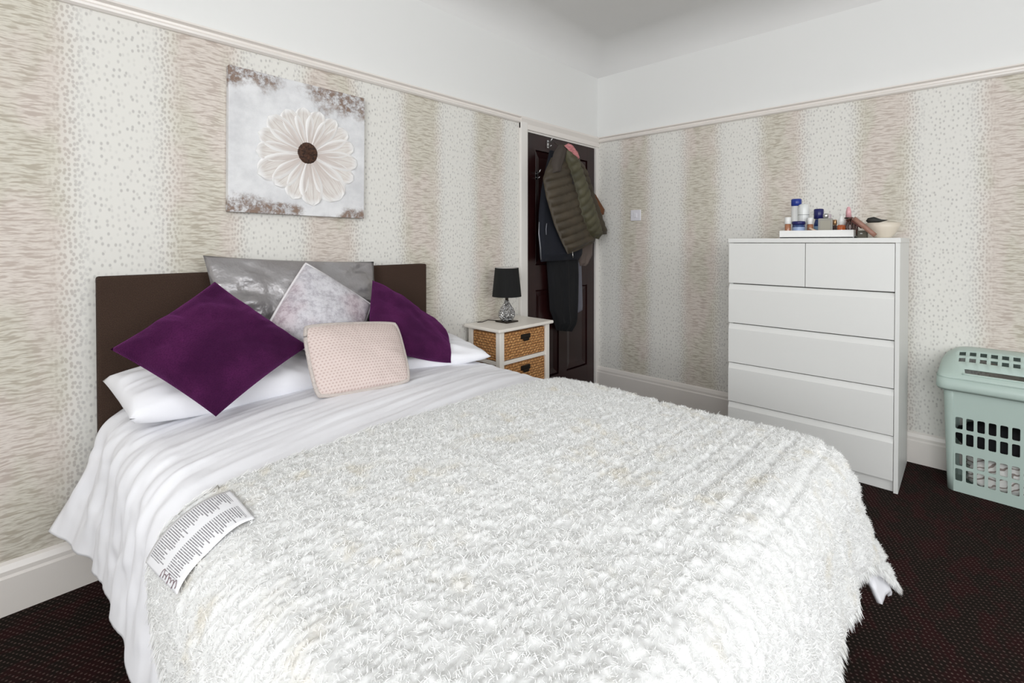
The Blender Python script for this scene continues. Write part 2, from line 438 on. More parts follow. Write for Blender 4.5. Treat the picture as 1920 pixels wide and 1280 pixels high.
cotton = simple('white_cotton', (243, 243, 247), 0.85, spec=0.2, bump=0.03, bscale=900, bdist=0.001)
def headboard_mat():
    k = NT('brown_woven_fabric')
    co = k.coords(); xyz = k.sep(co)
    wv = k.math('MULTIPLY', k.math('SINE', k.math('MULTIPLY', xyz[0], 1400.0)), k.math('SINE', k.math('MULTIPLY', xyz[2], 1400.0)))
    f = k.noise(k.comb(k.math('MULTIPLY', xyz[0], 420.0), k.math('MULTIPLY', xyz[2], 300.0)), 1.0, 3)
    c = k.mix(k.smooth(f, 0.35, 0.7), lin((60, 46, 39)), lin((76, 60, 51)))
    k.l(c, k.b.inputs['Base Color']); k.b.inputs['Roughness'].default_value = 0.95; k.b.inputs['Specular IOR Level'].default_value = 0.15
    k.bump(k.math('ADD', wv, f), 0.3, 0.002)
    return k.m
M['head'] = headboard_mat()
bed = thing('double_bed', (XC, -1.0, 0), 'double bed with plain brown fabric headboard against the wallpapered wall', 'bed')
def bl(p): return (p[0] - XC, p[1] + 1.0, p[2])
bbox('headboard', bl((-3.172, -0.088, 0.30)), bl((-1.797, -0.036, 1.089)), M['head'], bed, 0.008)
for x in (-3.0, -2.0): bbox('headboard_strut', bl((x - 0.03, -0.034, 0.02)), bl((x + 0.03, -0.022, 0.80)), M['head'], bed, 0.002)
bbox('bed_base', bl((-3.10, -1.96, 0.06)), bl((-1.80, -0.10, 0.34)), simple('charcoal_divan_fabric', (52, 48, 48), 0.95), bed, 0.012)
bbox('mattress', bl((-3.11, -1.985, 0.345)), bl((-1.79, -0.095, 0.575)), cotton, bed, 0.04, 3)
for x in (-3.0, -1.9):
    for y in (-1.85, -0.2): lathe('castor', [(0.0, 0), (0.025, 0.0), (0.028, 0.03), (0.02, 0.06), (0, 0.06)], M['dark'], bed, 14, bl((x, y, 0.0)), closed=False)

# duvet
na, nb = 300, 260
A_, B_ = np.meshgrid(np.linspace(XA - 0.455, XB + 0.44, na), np.linspace(-0.10, YE - 0.30, nb), indexing='ij')
B_ = B_ - sstep(-B_, 1.9, 2.25) * 0.17 * sstep(A_, XB - 0.05, XB + 0.15)
P = drape(A_, B_)
N = grid_normals(P); 
if N[na // 2, nb // 2, 2] < 0: N = -N
# creases: long pulls running across the bed, folds hanging at the left side
top = 1 - sstep(np.abs(A_ - XC), 0.62, 0.75)
cre = fbm(A_ * 2.2 + B_ * 1.5 + 5, B_ * 26 - A_ * 5.0, 3) * 0.0065 + fbm(A_ * 1.2, B_ * 60 - A_ * 9, 2) * 0.0022
puff = fbm(A_ * 3, B_ * 3 + 9, 2) * 0.016
side = sstep(XA + 0.10 - A_, 0.0, 0.32)
fold = np.sin(B_ * 46 + fbm(A_ * 6, B_ * 5) * 5.0 + 1.0) * 0.010 + np.sin(B_ * 95 + A_ * 14 + fbm(A_ * 5 + 4, B_ * 7) * 6) * 0.003
hem = 1 - 0.75 * sstep(XA - A_, 0.30, 0.455)
P = P + N * (cre * (0.5 + 0.5 * top) + puff * top + fold * hem * side * (0.35 + 0.65 * np.exp(-np.maximum(-B_ - 0.15, 0) / 0.9)))[..., None]
duvet = rawmesh('duvet', P.reshape(-1, 3), grid_faces(na, nb)[:, ::-1], cotton)
sm = duvet.modifiers.new('thickness', 'SOLIDIFY'); sm.thickness = 0.012; sm.offset = -1
tag(duvet, 'smooth white cotton duvet covering the bed and hanging down its sides', 'duvet')

# fluffy throw
TB0 = -1.045
def throw_ab(s, t):
    b = TB0 + (YE - 0.325 - 0.125 * sstep(s, 0.72, 1.0) - TB0) * t
    b = b + (1 - t) * 0.012 * np.sin(s * 9)
    aL = XA - (0.10 + 0.09 * np.sqrt(np.clip(t / 0.05, 0, 1)) + 0.13 * np.clip(t / 0.30, 0, 1))
    aR = XB + 0.38 + 0.06 * t
    return aL + (aR - aL) * s, b
ns_, nt_ = 420, 330
S_, T_ = np.meshgrid(np.linspace(0, 1, ns_), np.linspace(0, 1, nt_), indexing='ij')
A2, B2 = throw_ab(S_, T_)
P2 = drape(A2, B2)
N2 = grid_normals(P2)
if N2[ns_ // 2, nt_ // 3, 2] < 0: N2 = -N2
def groove(a, b):      # stitched rows across the bed, clearest towards the foot
    return np.exp(-(((b / 0.066 + 0.3 * fbm(a * 2, b * 2)) % 1.0 - 0.5) / 0.10) ** 2) * sstep(-b, 1.15, 1.6) * sstep(a, XC - 0.35, XC + 0.35)
def tuft_height(a, b):
    """lumpy pile: small rounded clumps in rows that run across the bed"""
    cell = 0.0165
    wx = a + 0.012 * fbm(a * 30, b * 30, 2); wy = b + 0.012 * fbm(a * 30 + 9, b * 30 + 5, 2)
    row = wy / cell
    col = wx / (cell * 1.15) + 0.5 * np.floor(row)
    fr_, fc = row - np.floor(row) - 0.5, col - np.floor(col) - 0.5
    jit = _T[np.floor(row).astype(int) % 256, np.floor(col).astype(int) % 256]
    d2 = fr_ ** 2 * 1.3 + fc ** 2
    clump = np.maximum(0.5 - d2, 0) * (0.3 + 1.2 * jit)
    quilt = -groove(a, b)
    return 0.0085 * clump + 0.0065 * quilt + 0.0050 * fbm(a * 40, b * 40, 3) + 0.002 * vn(a * 190, b * 190)
edge = np.minimum(np.minimum(S_ / 0.012, (1 - S_) / 0.012), np.minimum(T_ / 0.012, (1 - T_) / 0.012)); edge = np.clip(edge, 0, 1)
edge = edge * (1 - (A2 < -3.045) * (A2 > -3.21) * (B2 < -1.055) * (B2 > -1.262))      # flat where the label is sewn on
puff2 = fbm(A2 * 3, B2 * 3 + 9, 2) * 0.016 * (1 - sstep(np.abs(A2 - XC), 0.62, 0.75))
hgt = 0.019 + puff2 + tuft_height(A2, B2) * edge
P3 = P2 + N2 * hgt[..., None]
N3 = grid_normals(P3); N3 = N3 * np.sign((N3 * N2).sum(-1, keepdims=True))
def fur_mat():
    k = NT('cream_white_faux_fur')
    co = k.coords()
    f = k.noise(co, 14.0, 4, 0.6)
    g_ = k.noise(co, 5.0, 2)
    m_ = k.math('MULTIPLY', k.smooth(f, 0.50, 0.74), k.smooth(g_, 0.42, 0.62))
    k.l(k.mix(k.math('MULTIPLY', m_, 0.8), lin((247, 247, 246)), lin((235, 228, 213))), k.b.inputs['Base Color'])
    k.b.inputs['Roughness'].default_value = 1.0; k.b.inputs['Specular IOR Level'].default_value = 0.05
    tr = k.n('ShaderNodeBsdfTranslucent'); tr.inputs[0].default_value = lin((250, 250, 248))
    ms = k.n('ShaderNodeMixShader'); ms.inputs[0].default_value = 0.30
    k.l(k.b.outputs[0], ms.inputs[1]); k.l(tr.outputs[0], ms.inputs[2])
    k.l(ms.outputs[0], k.t.nodes['Material Output'].inputs['Surface'])
    return k.m
M['fur'] = fur_mat()
throw = thing('throw_blanket', (XC, -1.5, 0.62), 'fluffy white faux fur throw spread over the foot half of the bed', 'blanket')
off = np.array([XC, -1.5, 0.62])
backing = rawmesh('fur_backing', (P3 - off).reshape(-1, 3), grid_faces(ns_, nt_)[:, ::-1], M['fur'], throw)
sm = backing.modifiers.new('thickness', 'SOLIDIFY'); sm.thickness = 0.012; sm.offset = -1
# pile: bent tufts standing on the backing
def tufts(n, si, ti, length, lean, width, outward=None):
    p = P3[si, ti]; nn = N3[si, ti]
    h = np.cross(nn, RNG.randn(n, 3)); h /= np.linalg.norm(h, axis=1, keepdims=True) + 1e-9
    pref = np.array([0.2, -0.6, -0.4])
    th_ = 2 * PI * 1.6 * fbm(p[:, 0] * 95, p[:, 1] * 95 + p[:, 2] * 60, 2)          # locks of fur lie together
    lock = np.stack([np.cos(th_), np.sin(th_), 0 * th_], 1)
    lock = lock - nn * (lock * nn).sum(1, keepdims=True)
    h = h * 0.70 + lock * 0.60 + pref * 0.10
    if outward is not None: h = h * 0.35 + outward
    dirv = nn * (1 - lean) + h * lean
    dirv /= np.linalg.norm(dirv, axis=1, keepdims=True)
    L = (length * (0.6 + 0.8 * RNG.rand(n)))[:, None]
    sd = np.cross(dirv, nn * 0.6 + RNG.randn(n, 3)); sd /= np.linalg.norm(sd, axis=1, keepdims=True) + 1e-9
    w = width * (0.7 + 0.6 * RNG.rand(n))[:, None]
    jit = RNG.randn(n, 3) * 0.002
    p0 = p + jit - nn * 0.003
    bend = h * 0.35
    m1 = p0 + dirv * L * 0.55
    tip = p0 + (dirv + bend * 0.7) * L
    V = np.stack([p0 - sd * w, p0 + sd * w, m1 - sd * w * 0.9, m1 + sd * w * 0.9, tip - sd * w * 0.18, tip + sd * w * 0.18], 1).reshape(-1, 3)
    k = np.arange(n)[:, None] * 6
    F = np.concatenate([k + np.array([0, 1, 3, 2]), k + np.array([2, 3, 5, 4])], 1).reshape(-1, 4)
    return V, F
n1 = 330000
si_, ti_ = RNG.randint(2, ns_ - 2, n1), RNG.randint(2, nt_ - 2, n1)
clear = (A2[si_, ti_] < -3.052) & (A2[si_, ti_] > -3.19) & (B2[si_, ti_] < -1.062) & (B2[si_, ti_] > -1.248)      # no pile over the sewn label
clear |= RNG.rand(n1) < 0.9 * groove(A2[si_, ti_], B2[si_, ti_]) ** 2
si_, ti_ = si_[~clear], ti_[~clear]; n1 = len(si_)
V1, F1 = tufts(n1, si_, ti_, 0.0072, 0.62, 0.00060)
parts = [(V1, F1)]
ne = 7000
for which in range(4):
    if which == 0: si = np.zeros(ne, int) + 1; ti = RNG.randint(0, nt_, ne); out = (P3[0] - P3[3])[ti]
    if which == 1: si = np.zeros(ne, int) + ns_ - 2; ti = RNG.randint(0, nt_, ne); out = (P3[-1] - P3[-4])[ti]
    if which == 2: ti = np.zeros(ne, int) + 1; si = RNG.randint(0, ns_, ne); out = (P3[:, 0] - P3[:, 3])[si]
    if which == 3: ti = np.zeros(ne, int) + nt_ - 2; si = RNG.randint(0, ns_, ne); out = (P3[:, -1] - P3[:, -4])[si]
    out = out / (np.linalg.norm(out, axis=1, keepdims=True) + 1e-9)
    parts.append(tufts(ne, si, ti, 0.016, 0.75, 0.0009, out))
V = []; F = []; c_ = 0
for v, f in parts: V.append(v); F.append(f + c_); c_ += len(v)
pile = rawmesh('fur_pile', np.concatenate(V) - off, np.concatenate(F), M['fur'], throw)
pile['kind'] = 'stuff'

# care label sewn to the edge of the throw
def label_mat():
    k = NT('printed_care_label')
    uv = k.sep(k.coords('UV'))
    u, v = uv[0], uv[1]                       # u along the strip, v across it
    line = k.math('FRACT', k.math('MULTIPLY', u, 46.0))
    ink = k.math('MULTIPLY', k.smooth(line, 0.30, 0.42), k.smooth(line, 0.78, 0.90, 1.0, 0.0))
    lid = k.math('FLOOR', k.math('MULTIPLY', u, 46.0))
    # two printed columns, ragged line ends, blank bands between the blocks
    col2 = k.math('GREATER_THAN', v, 0.52)
    rnd = k.n('ShaderNodeTexWhiteNoise', noise_dimensions='2D'); k.l(k.comb(lid, col2), rnd.inputs['Vector'])
    vv = k.math('SUBTRACT', v, k.math('MULTIPLY', col2, 0.50))
    end = k.math('MULTIPLY_ADD', rnd.outputs['Value'], 0.16, 0.29)
    inl = k.math('MULTIPLY', k.smooth(vv, 0.05, 0.06), k.smooth(vv, end, k.math('ADD', end, 0.01), 1.0, 0.0))
    bl_ = k.noise(k.comb(k.math('MULTIPLY', u, 14.0), k.math('MULTIPLY', col2, 7.0)), 1.0, 1)
    ink = k.math('MULTIPLY', k.math('MULTIPLY', ink, inl), k.smooth(bl_, 0.28, 0.33))
    word = k.smooth(k.noise(k.comb(k.math('MULTIPLY', lid, 3.7), k.math('MULTIPLY', v, 60.0)), 1.0, 1), 0.33, 0.40)
    ink = k.math('MULTIPLY', ink, word)
    ink = k.math('MULTIPLY', ink, k.smooth(u, 0.06, 0.08)); ink = k.math('MULTIPLY', ink, k.smooth(u, 0.90, 0.92, 1.0, 0.0))
    k.l(k.mix(k.math('MULTIPLY', ink, 0.85), lin((240, 240, 243)), lin((104, 100, 108))), k.b.inputs['Base Color'])
    k.b.inputs['Roughness'].default_value = 0.6
    return k.m
LABEL_AB = [(-3.048, -1.090), (-3.050, -1.255), (-3.182, -1.262), (-3.210, -1.050)]   # start corners then end corners in cloth coordinates
def label_point(u, v):
    c = [np.array(q) for q in LABEL_AB]
    ab = (c[0] * (1 - v)[..., None] + c[1] * v[..., None]) * (1 - u)[..., None] + (c[3] * (1 - v)[..., None] + c[2] * v[..., None]) * u[..., None]
    return ab
nu, nv = 40, 14
U, W = np.meshgrid(np.linspace(0, 1, nu), np.linspace(0, 1, nv), indexing='ij')
ab = label_point(U, W)
PL = drape(ab[..., 0], ab[..., 1]); NL = grid_normals(PL)
if NL[2, 2, 2] < 0: NL = -NL
PL = PL + NL * (0.026 + 0.0025 * np.sin(U * 9) * W + fbm(ab[..., 0] * 3, ab[..., 1] * 3 + 9, 2) * 0.016 * (1 - sstep(np.abs(ab[..., 0] - XC), 0.62, 0.75)))[..., None]
lab = mesh('care_label', (PL - off).reshape(-1, 3), grid_faces(nu, nv), label_mat(), throw, True, uv=np.stack([U, W], -1).reshape(-1, 2))
lab['label'] = 'white satin care label with grey printed lines'
sm = lab.modifiers.new('thickness', 'SOLIDIFY'); sm.thickness = 0.0008

def lab_at(u, v, lift=0.0012):
    return PL[int(round(np.clip(u, 0, 1) * (nu - 1))), int(round(np.clip(v, 0, 1) * (nv - 1)))] + (NL[int(u * (nu - 1)), int(v * (nv - 1))]) * lift
def lab_lerp(u, v):
    x = np.clip(u, 0, 0.999) * (nu - 1); y = np.clip(v, 0, 0.999) * (nv - 1); i, j = int(x), int(y); fx, fy = x - i, y - j
    p = (PL[i, j] * (1 - fx) + PL[i + 1, j] * fx) * (1 - fy) + (PL[i, j + 1] * (1 - fx) + PL[i + 1, j + 1] * fx) * fy
    return Vector(p + NL[i, j] * 0.0014 - off)
script = []
for t in np.linspace(0, 1, 90):
    loops = 6.5 * 2 * PI * t
    script.append(lab_lerp(0.945 + (0.030 + 0.018 * math.sin(t * 17)) * math.sin(loops), 0.50 + 0.44 * t + 0.016 * math.cos(loops)))
tube('label_script', script, 0.0006, simple('plum_label_print', (128, 104, 112), 0.6), throw, 5)

# ------------------------------------------------------------------ cushions
def cushion(name, corners, thick, mat, label, cat, group=None, pinch=0.07, power=0.5, n=44, wrinkle=0.006, seed=0, piping=None, pipe_r=0.006, both=0.5, sag=0.0, rnd=0.0):
    """corners: TL, TR, BR, BL points; a stuffed cover with pulled-in edges and pointed corners"""
    c = [np.array(q, float) for q in corners]
    ctr = sum(c) / 4
    u = np.linspace(-1, 1, n); U, W = np.meshgrid(u, u, indexing='ij')
    Ue = U * (1 - pinch * (1 - W ** 2) * np.abs(U)); We = W * (1 - pinch * (1 - U ** 2) * np.abs(W))
    if rnd:
        k = 1 - rnd * (U ** 4) * (W ** 4); Ue = Ue * k; We = We * k
    s = (Ue + 1) / 2; t = (We + 1) / 2
    def bil(s, t): return (c[0] * (1 - s)[..., None] + c[1] * s[..., None]) * (1 - t)[..., None] + (c[3] * (1 - s)[..., None] + c[2] * s[..., None]) * t[..., None]
    base = bil(s, t)
    nrm = np.cross(c[1] - c[3], c[2] - c[0]); nrm /= np.linalg.norm(nrm)
    toward = np.array([-3.389, -2.3025, 1.21]) - ctr
    if nrm @ toward < 0: nrm = -nrm
    prof = np.maximum((1 - U ** 2) * (1 - W ** 2), 0) ** power
    rad = np.arctan2(W, U); rr_ = np.hypot(U, W)
    wr = fbm(U * 2.0 + seed * 3.1, W * 2.0 + seed * 1.7, 3) * wrinkle * 1.5 + fbm(rad * 5 + seed, rr_ * 1.3, 2) * wrinkle * sstep(rr_, 0.35, 1.0)
    em = 1 - np.maximum(np.abs(U), np.abs(W)) ** 8
    F_ = base + nrm * ((thick * both * 2 * 0.5) * prof + wr * em)[..., None]
    K_ = base - nrm * ((thick * 0.5) * prof - wr * em * 0.3)[..., None]
    if sag:
        F_[..., 2] -= sag * (1 - W) * 0
    i = np.arange(n * n).reshape(n, n)
    Vf = F_.reshape(-1, 3); vs = list(Vf); back = -np.ones((n, n), int); cnt = n * n; vb = []
    for a in range(n):
        for b in range(n):
            if a in (0, n - 1) or b in (0, n - 1): back[a, b] = i[a, b]
            else: back[a, b] = cnt; cnt += 1; vb.append(K_[a, b])
    allv = np.concatenate([Vf, np.array(vb)])
    fs = np.concatenate([np.stack([i[:-1, :-1], i[1:, :-1], i[1:, 1:], i[:-1, 1:]], -1).reshape(-1, 4), np.stack([back[:-1, :-1], back[:-1, 1:], back[1:, 1:], back[1:, :-1]], -1).reshape(-1, 4)])
    uvf = np.stack([s, t], -1).reshape(-1, 2); uvb = np.stack([s[1:-1, 1:-1], t[1:-1, 1:-1]], -1).reshape(-1, 2)
    uv = np.concatenate([uvf, uvb])
    low = allv[:, 2].min(); base_pt = np.array([ctr[0], ctr[1], low])
    root = thing(name, tuple(base_pt), label, cat, group)
    mesh('cover', allv - base_pt, fs, mat, root, True, uv=uv)
    if piping is not None:
        loop = [F_[a, 0] for a in range(n - 1)] + [F_[n - 1, b] for b in range(n - 1)] + [F_[a, n - 1] for a in range(n - 1, 0, -1)] + [F_[0, b] for b in range(n - 1, 0, -1)]
        tube('piping', [p - base_pt for p in loop], pipe_r, piping, root, 8, True)
    return root

def velvet_purple():
    k = NT('purple_plush')
    co = k.coords()
    f = k.smooth(k.noise(co, 7.0, 3), 0.35, 0.7)
    g_ = k.noise(co, 260.0, 2)
    c = k.mix(f, lin((58, 19, 53)), lin((79, 29, 71)))
    c = k.mix(k.smooth(g_, 0.35, 0.75, 0.0, 0.5), c, lin((40, 10, 42)))
    k.l(c, k.b.inputs['Base Color']); k.b.inputs['Roughness'].default_value = 0.95; k.b.inputs['Specular IOR Level'].default_value = 0.1
    k.b.inputs['Sheen Weight'].default_value = 0.45; k.b.inputs['Sheen Roughness'].default_value = 0.45
    k.b.inputs['Sheen Tint'].default_value = lin((170, 80, 165))
    k.bump(g_, 0.6, 0.004)
    return k.m
def crushed_velvet():
    k = NT('mauve_grey_crushed_velvet')
    co = k.coords()
    a = k.noise(co, 34.0, 7, 0.75); b = k.noise(co, 5.0, 2)
    pink = k.smooth(b, 0.40, 0.62)
    light = k.mix(pink, lin((214, 212, 217)), lin((205, 193, 199)))
    dark = k.mix(pink, lin((176, 172, 180)), lin((158, 138, 148)))
    k.l(k.mix(k.smooth(a, 0.36, 0.60), dark, light), k.b.inputs['Base Color'])
    k.b.inputs['Roughness'].default_value = 0.5; k.b.inputs['Sheen Weight'].default_value = 0.4
    k.bump(a, 0.5, 0.01)
    return k.m
def blush_weave():
    k = NT('blush_diamond_weave')
    uv = k.sep(k.coords('UV'))
    u = k.math('MULTIPLY', uv[0], 30.0); v = k.math('MULTIPLY', uv[1], 26.0)
    row = k.math('FLOOR', v)
    u2 = k.math('ADD', u, k.math('MULTIPLY', k.math('MODULO', row, 2.0), 0.5))
    fu = k.math('SUBTRACT', k.math('FRACT', u2), 0.5); fv = k.math('SUBTRACT', k.math('FRACT', v), 0.5)
    d = k.math('ADD', k.math('ABSOLUTE', fu), k.math('ABSOLUTE', fv))
    dot = k.smooth(d, 0.22, 0.40, 1.0, 0.0)
    k.l(k.mix(dot, lin((212, 196, 190)), lin((192, 170, 163))), k.b.inputs['Base Color'])
    k.b.inputs['Roughness'].default_value = 0.8
    k.bump(dot, 0.4, 0.003)
    return k.m
def satin():
    k = NT('silver_satin')
    co = k.coords()
    f = k.noise(co, 3.5, 3)
    k.l(k.mix(k.smooth(f, 0.35, 0.7), lin((150, 146, 146)), lin((176, 174, 176))), k.b.inputs['Base Color'])
    k.b.inputs['Roughness'].default_value = 0.36; k.b.inputs['Metallic'].default_value = 0.45; k.b.inputs['Specular IOR Level'].default_value = 0.6
    k.bump(k.noise(co, 8.0, 4), 0.7, 0.04)
    return k.m
M['purple'] = velvet_purple(); M['satin'] = satin()
cushion('white_pillow', [(-3.165, -0.13, 0.735), (-2.50, -0.13, 0.735), (-2.52, -0.47, 0.672), (-3.135, -0.44, 0.672)], 0.155, cotton, 'white pillow at the left of the bed under the larger purple cushion', 'pillow', 'white bed pillows', pinch=0.02, power=0.30, wrinkle=0.012, seed=1)
cushion('white_pillow', [(-2.47, -0.13, 0.735), (-1.715, -0.20, 0.695), (-1.775, -0.585, 0.650), (-2.45, -0.46, 0.668)], 0.11, cotton, 'white pillow at the right of the bed beside the bedside table', 'pillow', 'white bed pillows', pinch=0.03, power=0.34, wrinkle=0.012, seed=2)
cushion('satin_pillow', [(-2.868, -0.125, 1.158), (-2.142, -0.125, 1.112), (-2.165, -0.27, 0.75), (-2.86, -0.27, 0.75)], 0.12, M['satin'], 'large shiny silver satin pillow leaning on the headboard', 'pillow', pinch=0.045, power=0.5, wrinkle=0.030, seed=3)
cushion('velvet_cushion', [(-2.520, -0.23, 1.118), (-2.262, -0.31, 0.925), (-2.46, -0.46, 0.70), (-2.725, -0.37, 0.885)], 0.12, crushed_velvet(), 'pale mauve crushed velvet cushion standing on its corner', 'cushion', pinch=-0.02, seed=4, piping=simple('pale_cord', (226, 222, 224), 0.6), pipe_r=0.005)
cushion('purple_cushion', [(-2.879, -0.32, 1.068), (-2.612, -0.47, 0.818), (-2.951, -0.60, 0.672), (-3.168, -0.34, 0.876)], 0.19, M['purple'], 'dark purple plush cushion standing on its corner at the left of the bed', 'cushion', 'purple plush cushions', pinch=0.04, power=0.6, wrinkle=0.020, seed=5)
cushion('purple_cushion', [(-2.215, -0.24, 1.030), (-1.890, -0.38, 0.755), (-1.995, -0.55, 0.652), (-2.40, -0.54, 0.80)], 0.13, M['purple'], 'dark purple plush cushion half hidden at the right of the bed', 'cushion', 'purple plush cushions', pinch=-0.01, power=0.45, wrinkle=0.010, seed=6)
cushion('blush_cushion', [(-2.650, -0.515, 0.902), (-2.262, -0.515, 0.866), (-2.310, -0.690, 0.662), (-2.648, -0.625, 0.662)], 0.10, blush_weave(), 'small blush pink woven cushion with fluffy edging at the front', 'cushion', pinch=-0.015, power=0.5, wrinkle=0.006, seed=7, piping=simple('blush_fluffy_edging', (230, 219, 212), 1.0, bump=1.0, bscale=300, bdist=0.01), pipe_r=0.008, rnd=0.05)

# ------------------------------------------------------------------ canvas picture
def canvas_mat():
    k = NT('painted_canvas_ground')
    co = k.coords(); xyz = k.sep(co)
    X = k.math('DIVIDE', xyz[0], 0.612); Z = k.math('DIVIDE', xyz[2], 0.612)      # -0.5..0.5 and 0..1
    n1 = k.noise(co, 9.0, 5, 0.65); n2 = k.noise(co, 45.0, 4, 0.7)
    g0 = k.mix(k.smooth(n1, 0.3, 0.7), lin((214, 214, 216)), lin((236, 236, 237)))
    # brown scumbled patches near three corners
    def corner(cx, cz, rx, rz):
        dx = k.math('DIVIDE', k.math('SUBTRACT', X, cx), rx); dz = k.math('DIVIDE', k.math('SUBTRACT', Z, cz), rz)
        return k.math('SQRT', k.math('ADD', k.math('MULTIPLY', dx, dx), k.math('MULTIPLY', dz, dz)))
    d = k.math('MINIMUM', corner(-0.42, 1.03, 0.32, 0.20), corner(0.40, 1.02, 0.50, 0.24))
    d = k.math('MINIMUM', d, corner(-0.44, 0.0, 0.26, 0.17))
    d = k.math('MINIMUM', d, corner(-0.14, 0.02, 0.22, 0.07))
    d = k.math('MINIMUM', d, corner(0.45, -0.02, 0.32, 0.12))
    d = k.math('ADD', d, k.math('MULTIPLY_ADD', n1, 1.6, -0.8))
    brown = k.math('MULTIPLY', k.smooth(d, 0.55, 1.0, 1.0, 0.0), k.smooth(n2, 0.36, 0.60, 0.15, 1.0))
    bc = k.mix(k.smooth(n2, 0.4, 0.6), lin((92, 66, 58)), lin((140, 118, 104)))
    c = k.mix(brown, g0, bc)
    k.l(c, k.b.inputs['Base Color']); k.b.inputs['Roughness'].default_value = 0.7
    k.bump(k.math('ADD', n1, k.math('MULTIPLY', n2, 0.4)), 0.35, 0.006)
    return k.m
def petal_mat():
    k = NT('pale_petal_paint')
    uv = k.sep(k.coords('UV'))
    st_ = k.noise(k.comb(k.math('MULTIPLY', uv[0], 2.5), k.math('MULTIPLY', uv[1], 16.0)), 1.0, 3)
    inner = k.mix(k.smooth(uv[0], 0.0, 0.9), lin((212, 200, 194)), lin((232, 228, 223)))
    edge_ = k.smooth(k.math('ABSOLUTE', k.math('MULTIPLY_ADD', uv[1], 2.0, -1.0)), 0.55, 0.95)
    tipe = k.smooth(uv[0], 0.82, 0.97)
    c = k.mix(k.smooth(st_, 0.40, 0.62, 0.0, 0.7), inner, lin((204, 192, 186)))
    c = k.mix(k.math('MULTIPLY', k.math('MAXIMUM', edge_, tipe), 0.85), c, lin((246, 245, 244)))
    k.l(c, k.b.inputs['Base Color']); k.b.inputs['Roughness'].default_value = 0.6
    k.bump(st_, 0.35, 0.003)
    return k.m
pic = thing('canvas_picture', (-2.450, 0.0, 1.333), 'square canvas painting of a pale daisy flower above the headboard', 'picture')
pic.rotation_euler = (0, 0.012, 0)
bbox('canvas', (-0.306, -0.034, 0), (0.306, -0.002, 0.612), canvas_mat(), pic, 0.002)
PM = petal_mat()
fc = np.array([0.022, -0.0345, 0.286])
petals = [(97, .215, .062), (76, .215, .065), (55, .225, .060), (36, .235, .070), (17, .235, .066), (-4, .245, .066), (-24, .245, .066), (-52, .255, .105), (-84, .240, .078), (-108, .225, .074), (-133, .215, .070), (-152, .245, .080), (-176, .225, .070), (163, .225, .066), (141, .225, .070), (119, .215, .066)]
for q, (ang, L, w) in enumerate(petals):
    a = math.radians(ang); na_, nb_ = 16, 11
    rng = np.random.RandomState(q)
    vs, uv = [], []
    for i in range(na_):
        r = i / (na_ - 1)
        half = w * 0.5 * (0.30 + 1.0 * math.sin(min(r, 0.62) / 0.62 * PI / 2) ** 1.2) if r < 0.62 else w * 0.65 * math.sqrt(max(0, 1 - ((r - 0.62) / 0.38) ** 2.2)) 
        half = max(half, 0.002)
        for j in range(nb_):
            v = -1 + 2 * j / (nb_ - 1)
            rim = 0.0042 * math.exp(-((abs(v) - 0.86) / 0.16) ** 2) * min(1, r * 2) + 0.004 * math.exp(-((r - 0.93) / 0.06) ** 2)
            ridge = 0.0012 * math.sin(v * 9 + q) * (1 - abs(v))
            hgt_ = 0.0015 + rim + ridge + 0.0012 * ((q % 3))
            if i == na_ - 1: hgt_ *= 0.4
            if j in (0, nb_ - 1): hgt_ = 0.0005
            lx = 0.03 + (L - 0.03) * r; ly = v * half * 1.12
            vs.append((fc[0] + lx * math.cos(a) - ly * math.sin(a), fc[1] - hgt_, fc[2] + lx * math.sin(a) + ly * math.cos(a))); uv.append((r, (v + 1) / 2))
    p_ = mesh('petal', vs, grid_faces(na_, nb_), PM, pic, True, uv=uv)
vs, fs = [], []
for r_i in range(9):
    for i in range(30):
        a = 2 * PI * i / 30; r = 0.046 * r_i / 8
        h = 0.010 * math.sqrt(max(0, 1 - (r_i / 8) ** 2.5)) + 0.0035 * random.random() * (r_i < 8)
        vs.append((fc[0] - 0.003 + r * math.cos(a), fc[1] - 0.003 - h, fc[2] + 0.004 + r * 1.08 * math.sin(a)))
for r_i in range(8):
    for i in range(30): fs.append((r_i * 30 + i, r_i * 30 + (i + 1) % 30, r_i * 30 + 30 + (i + 1) % 30, r_i * 30 + 30 + i))
mesh('flower_centre', vs, fs, simple('brown_seed_paint', (86, 56, 40), 0.8, vary=0.75, vscale=110, bump=0.6, bscale=120), pic, False)

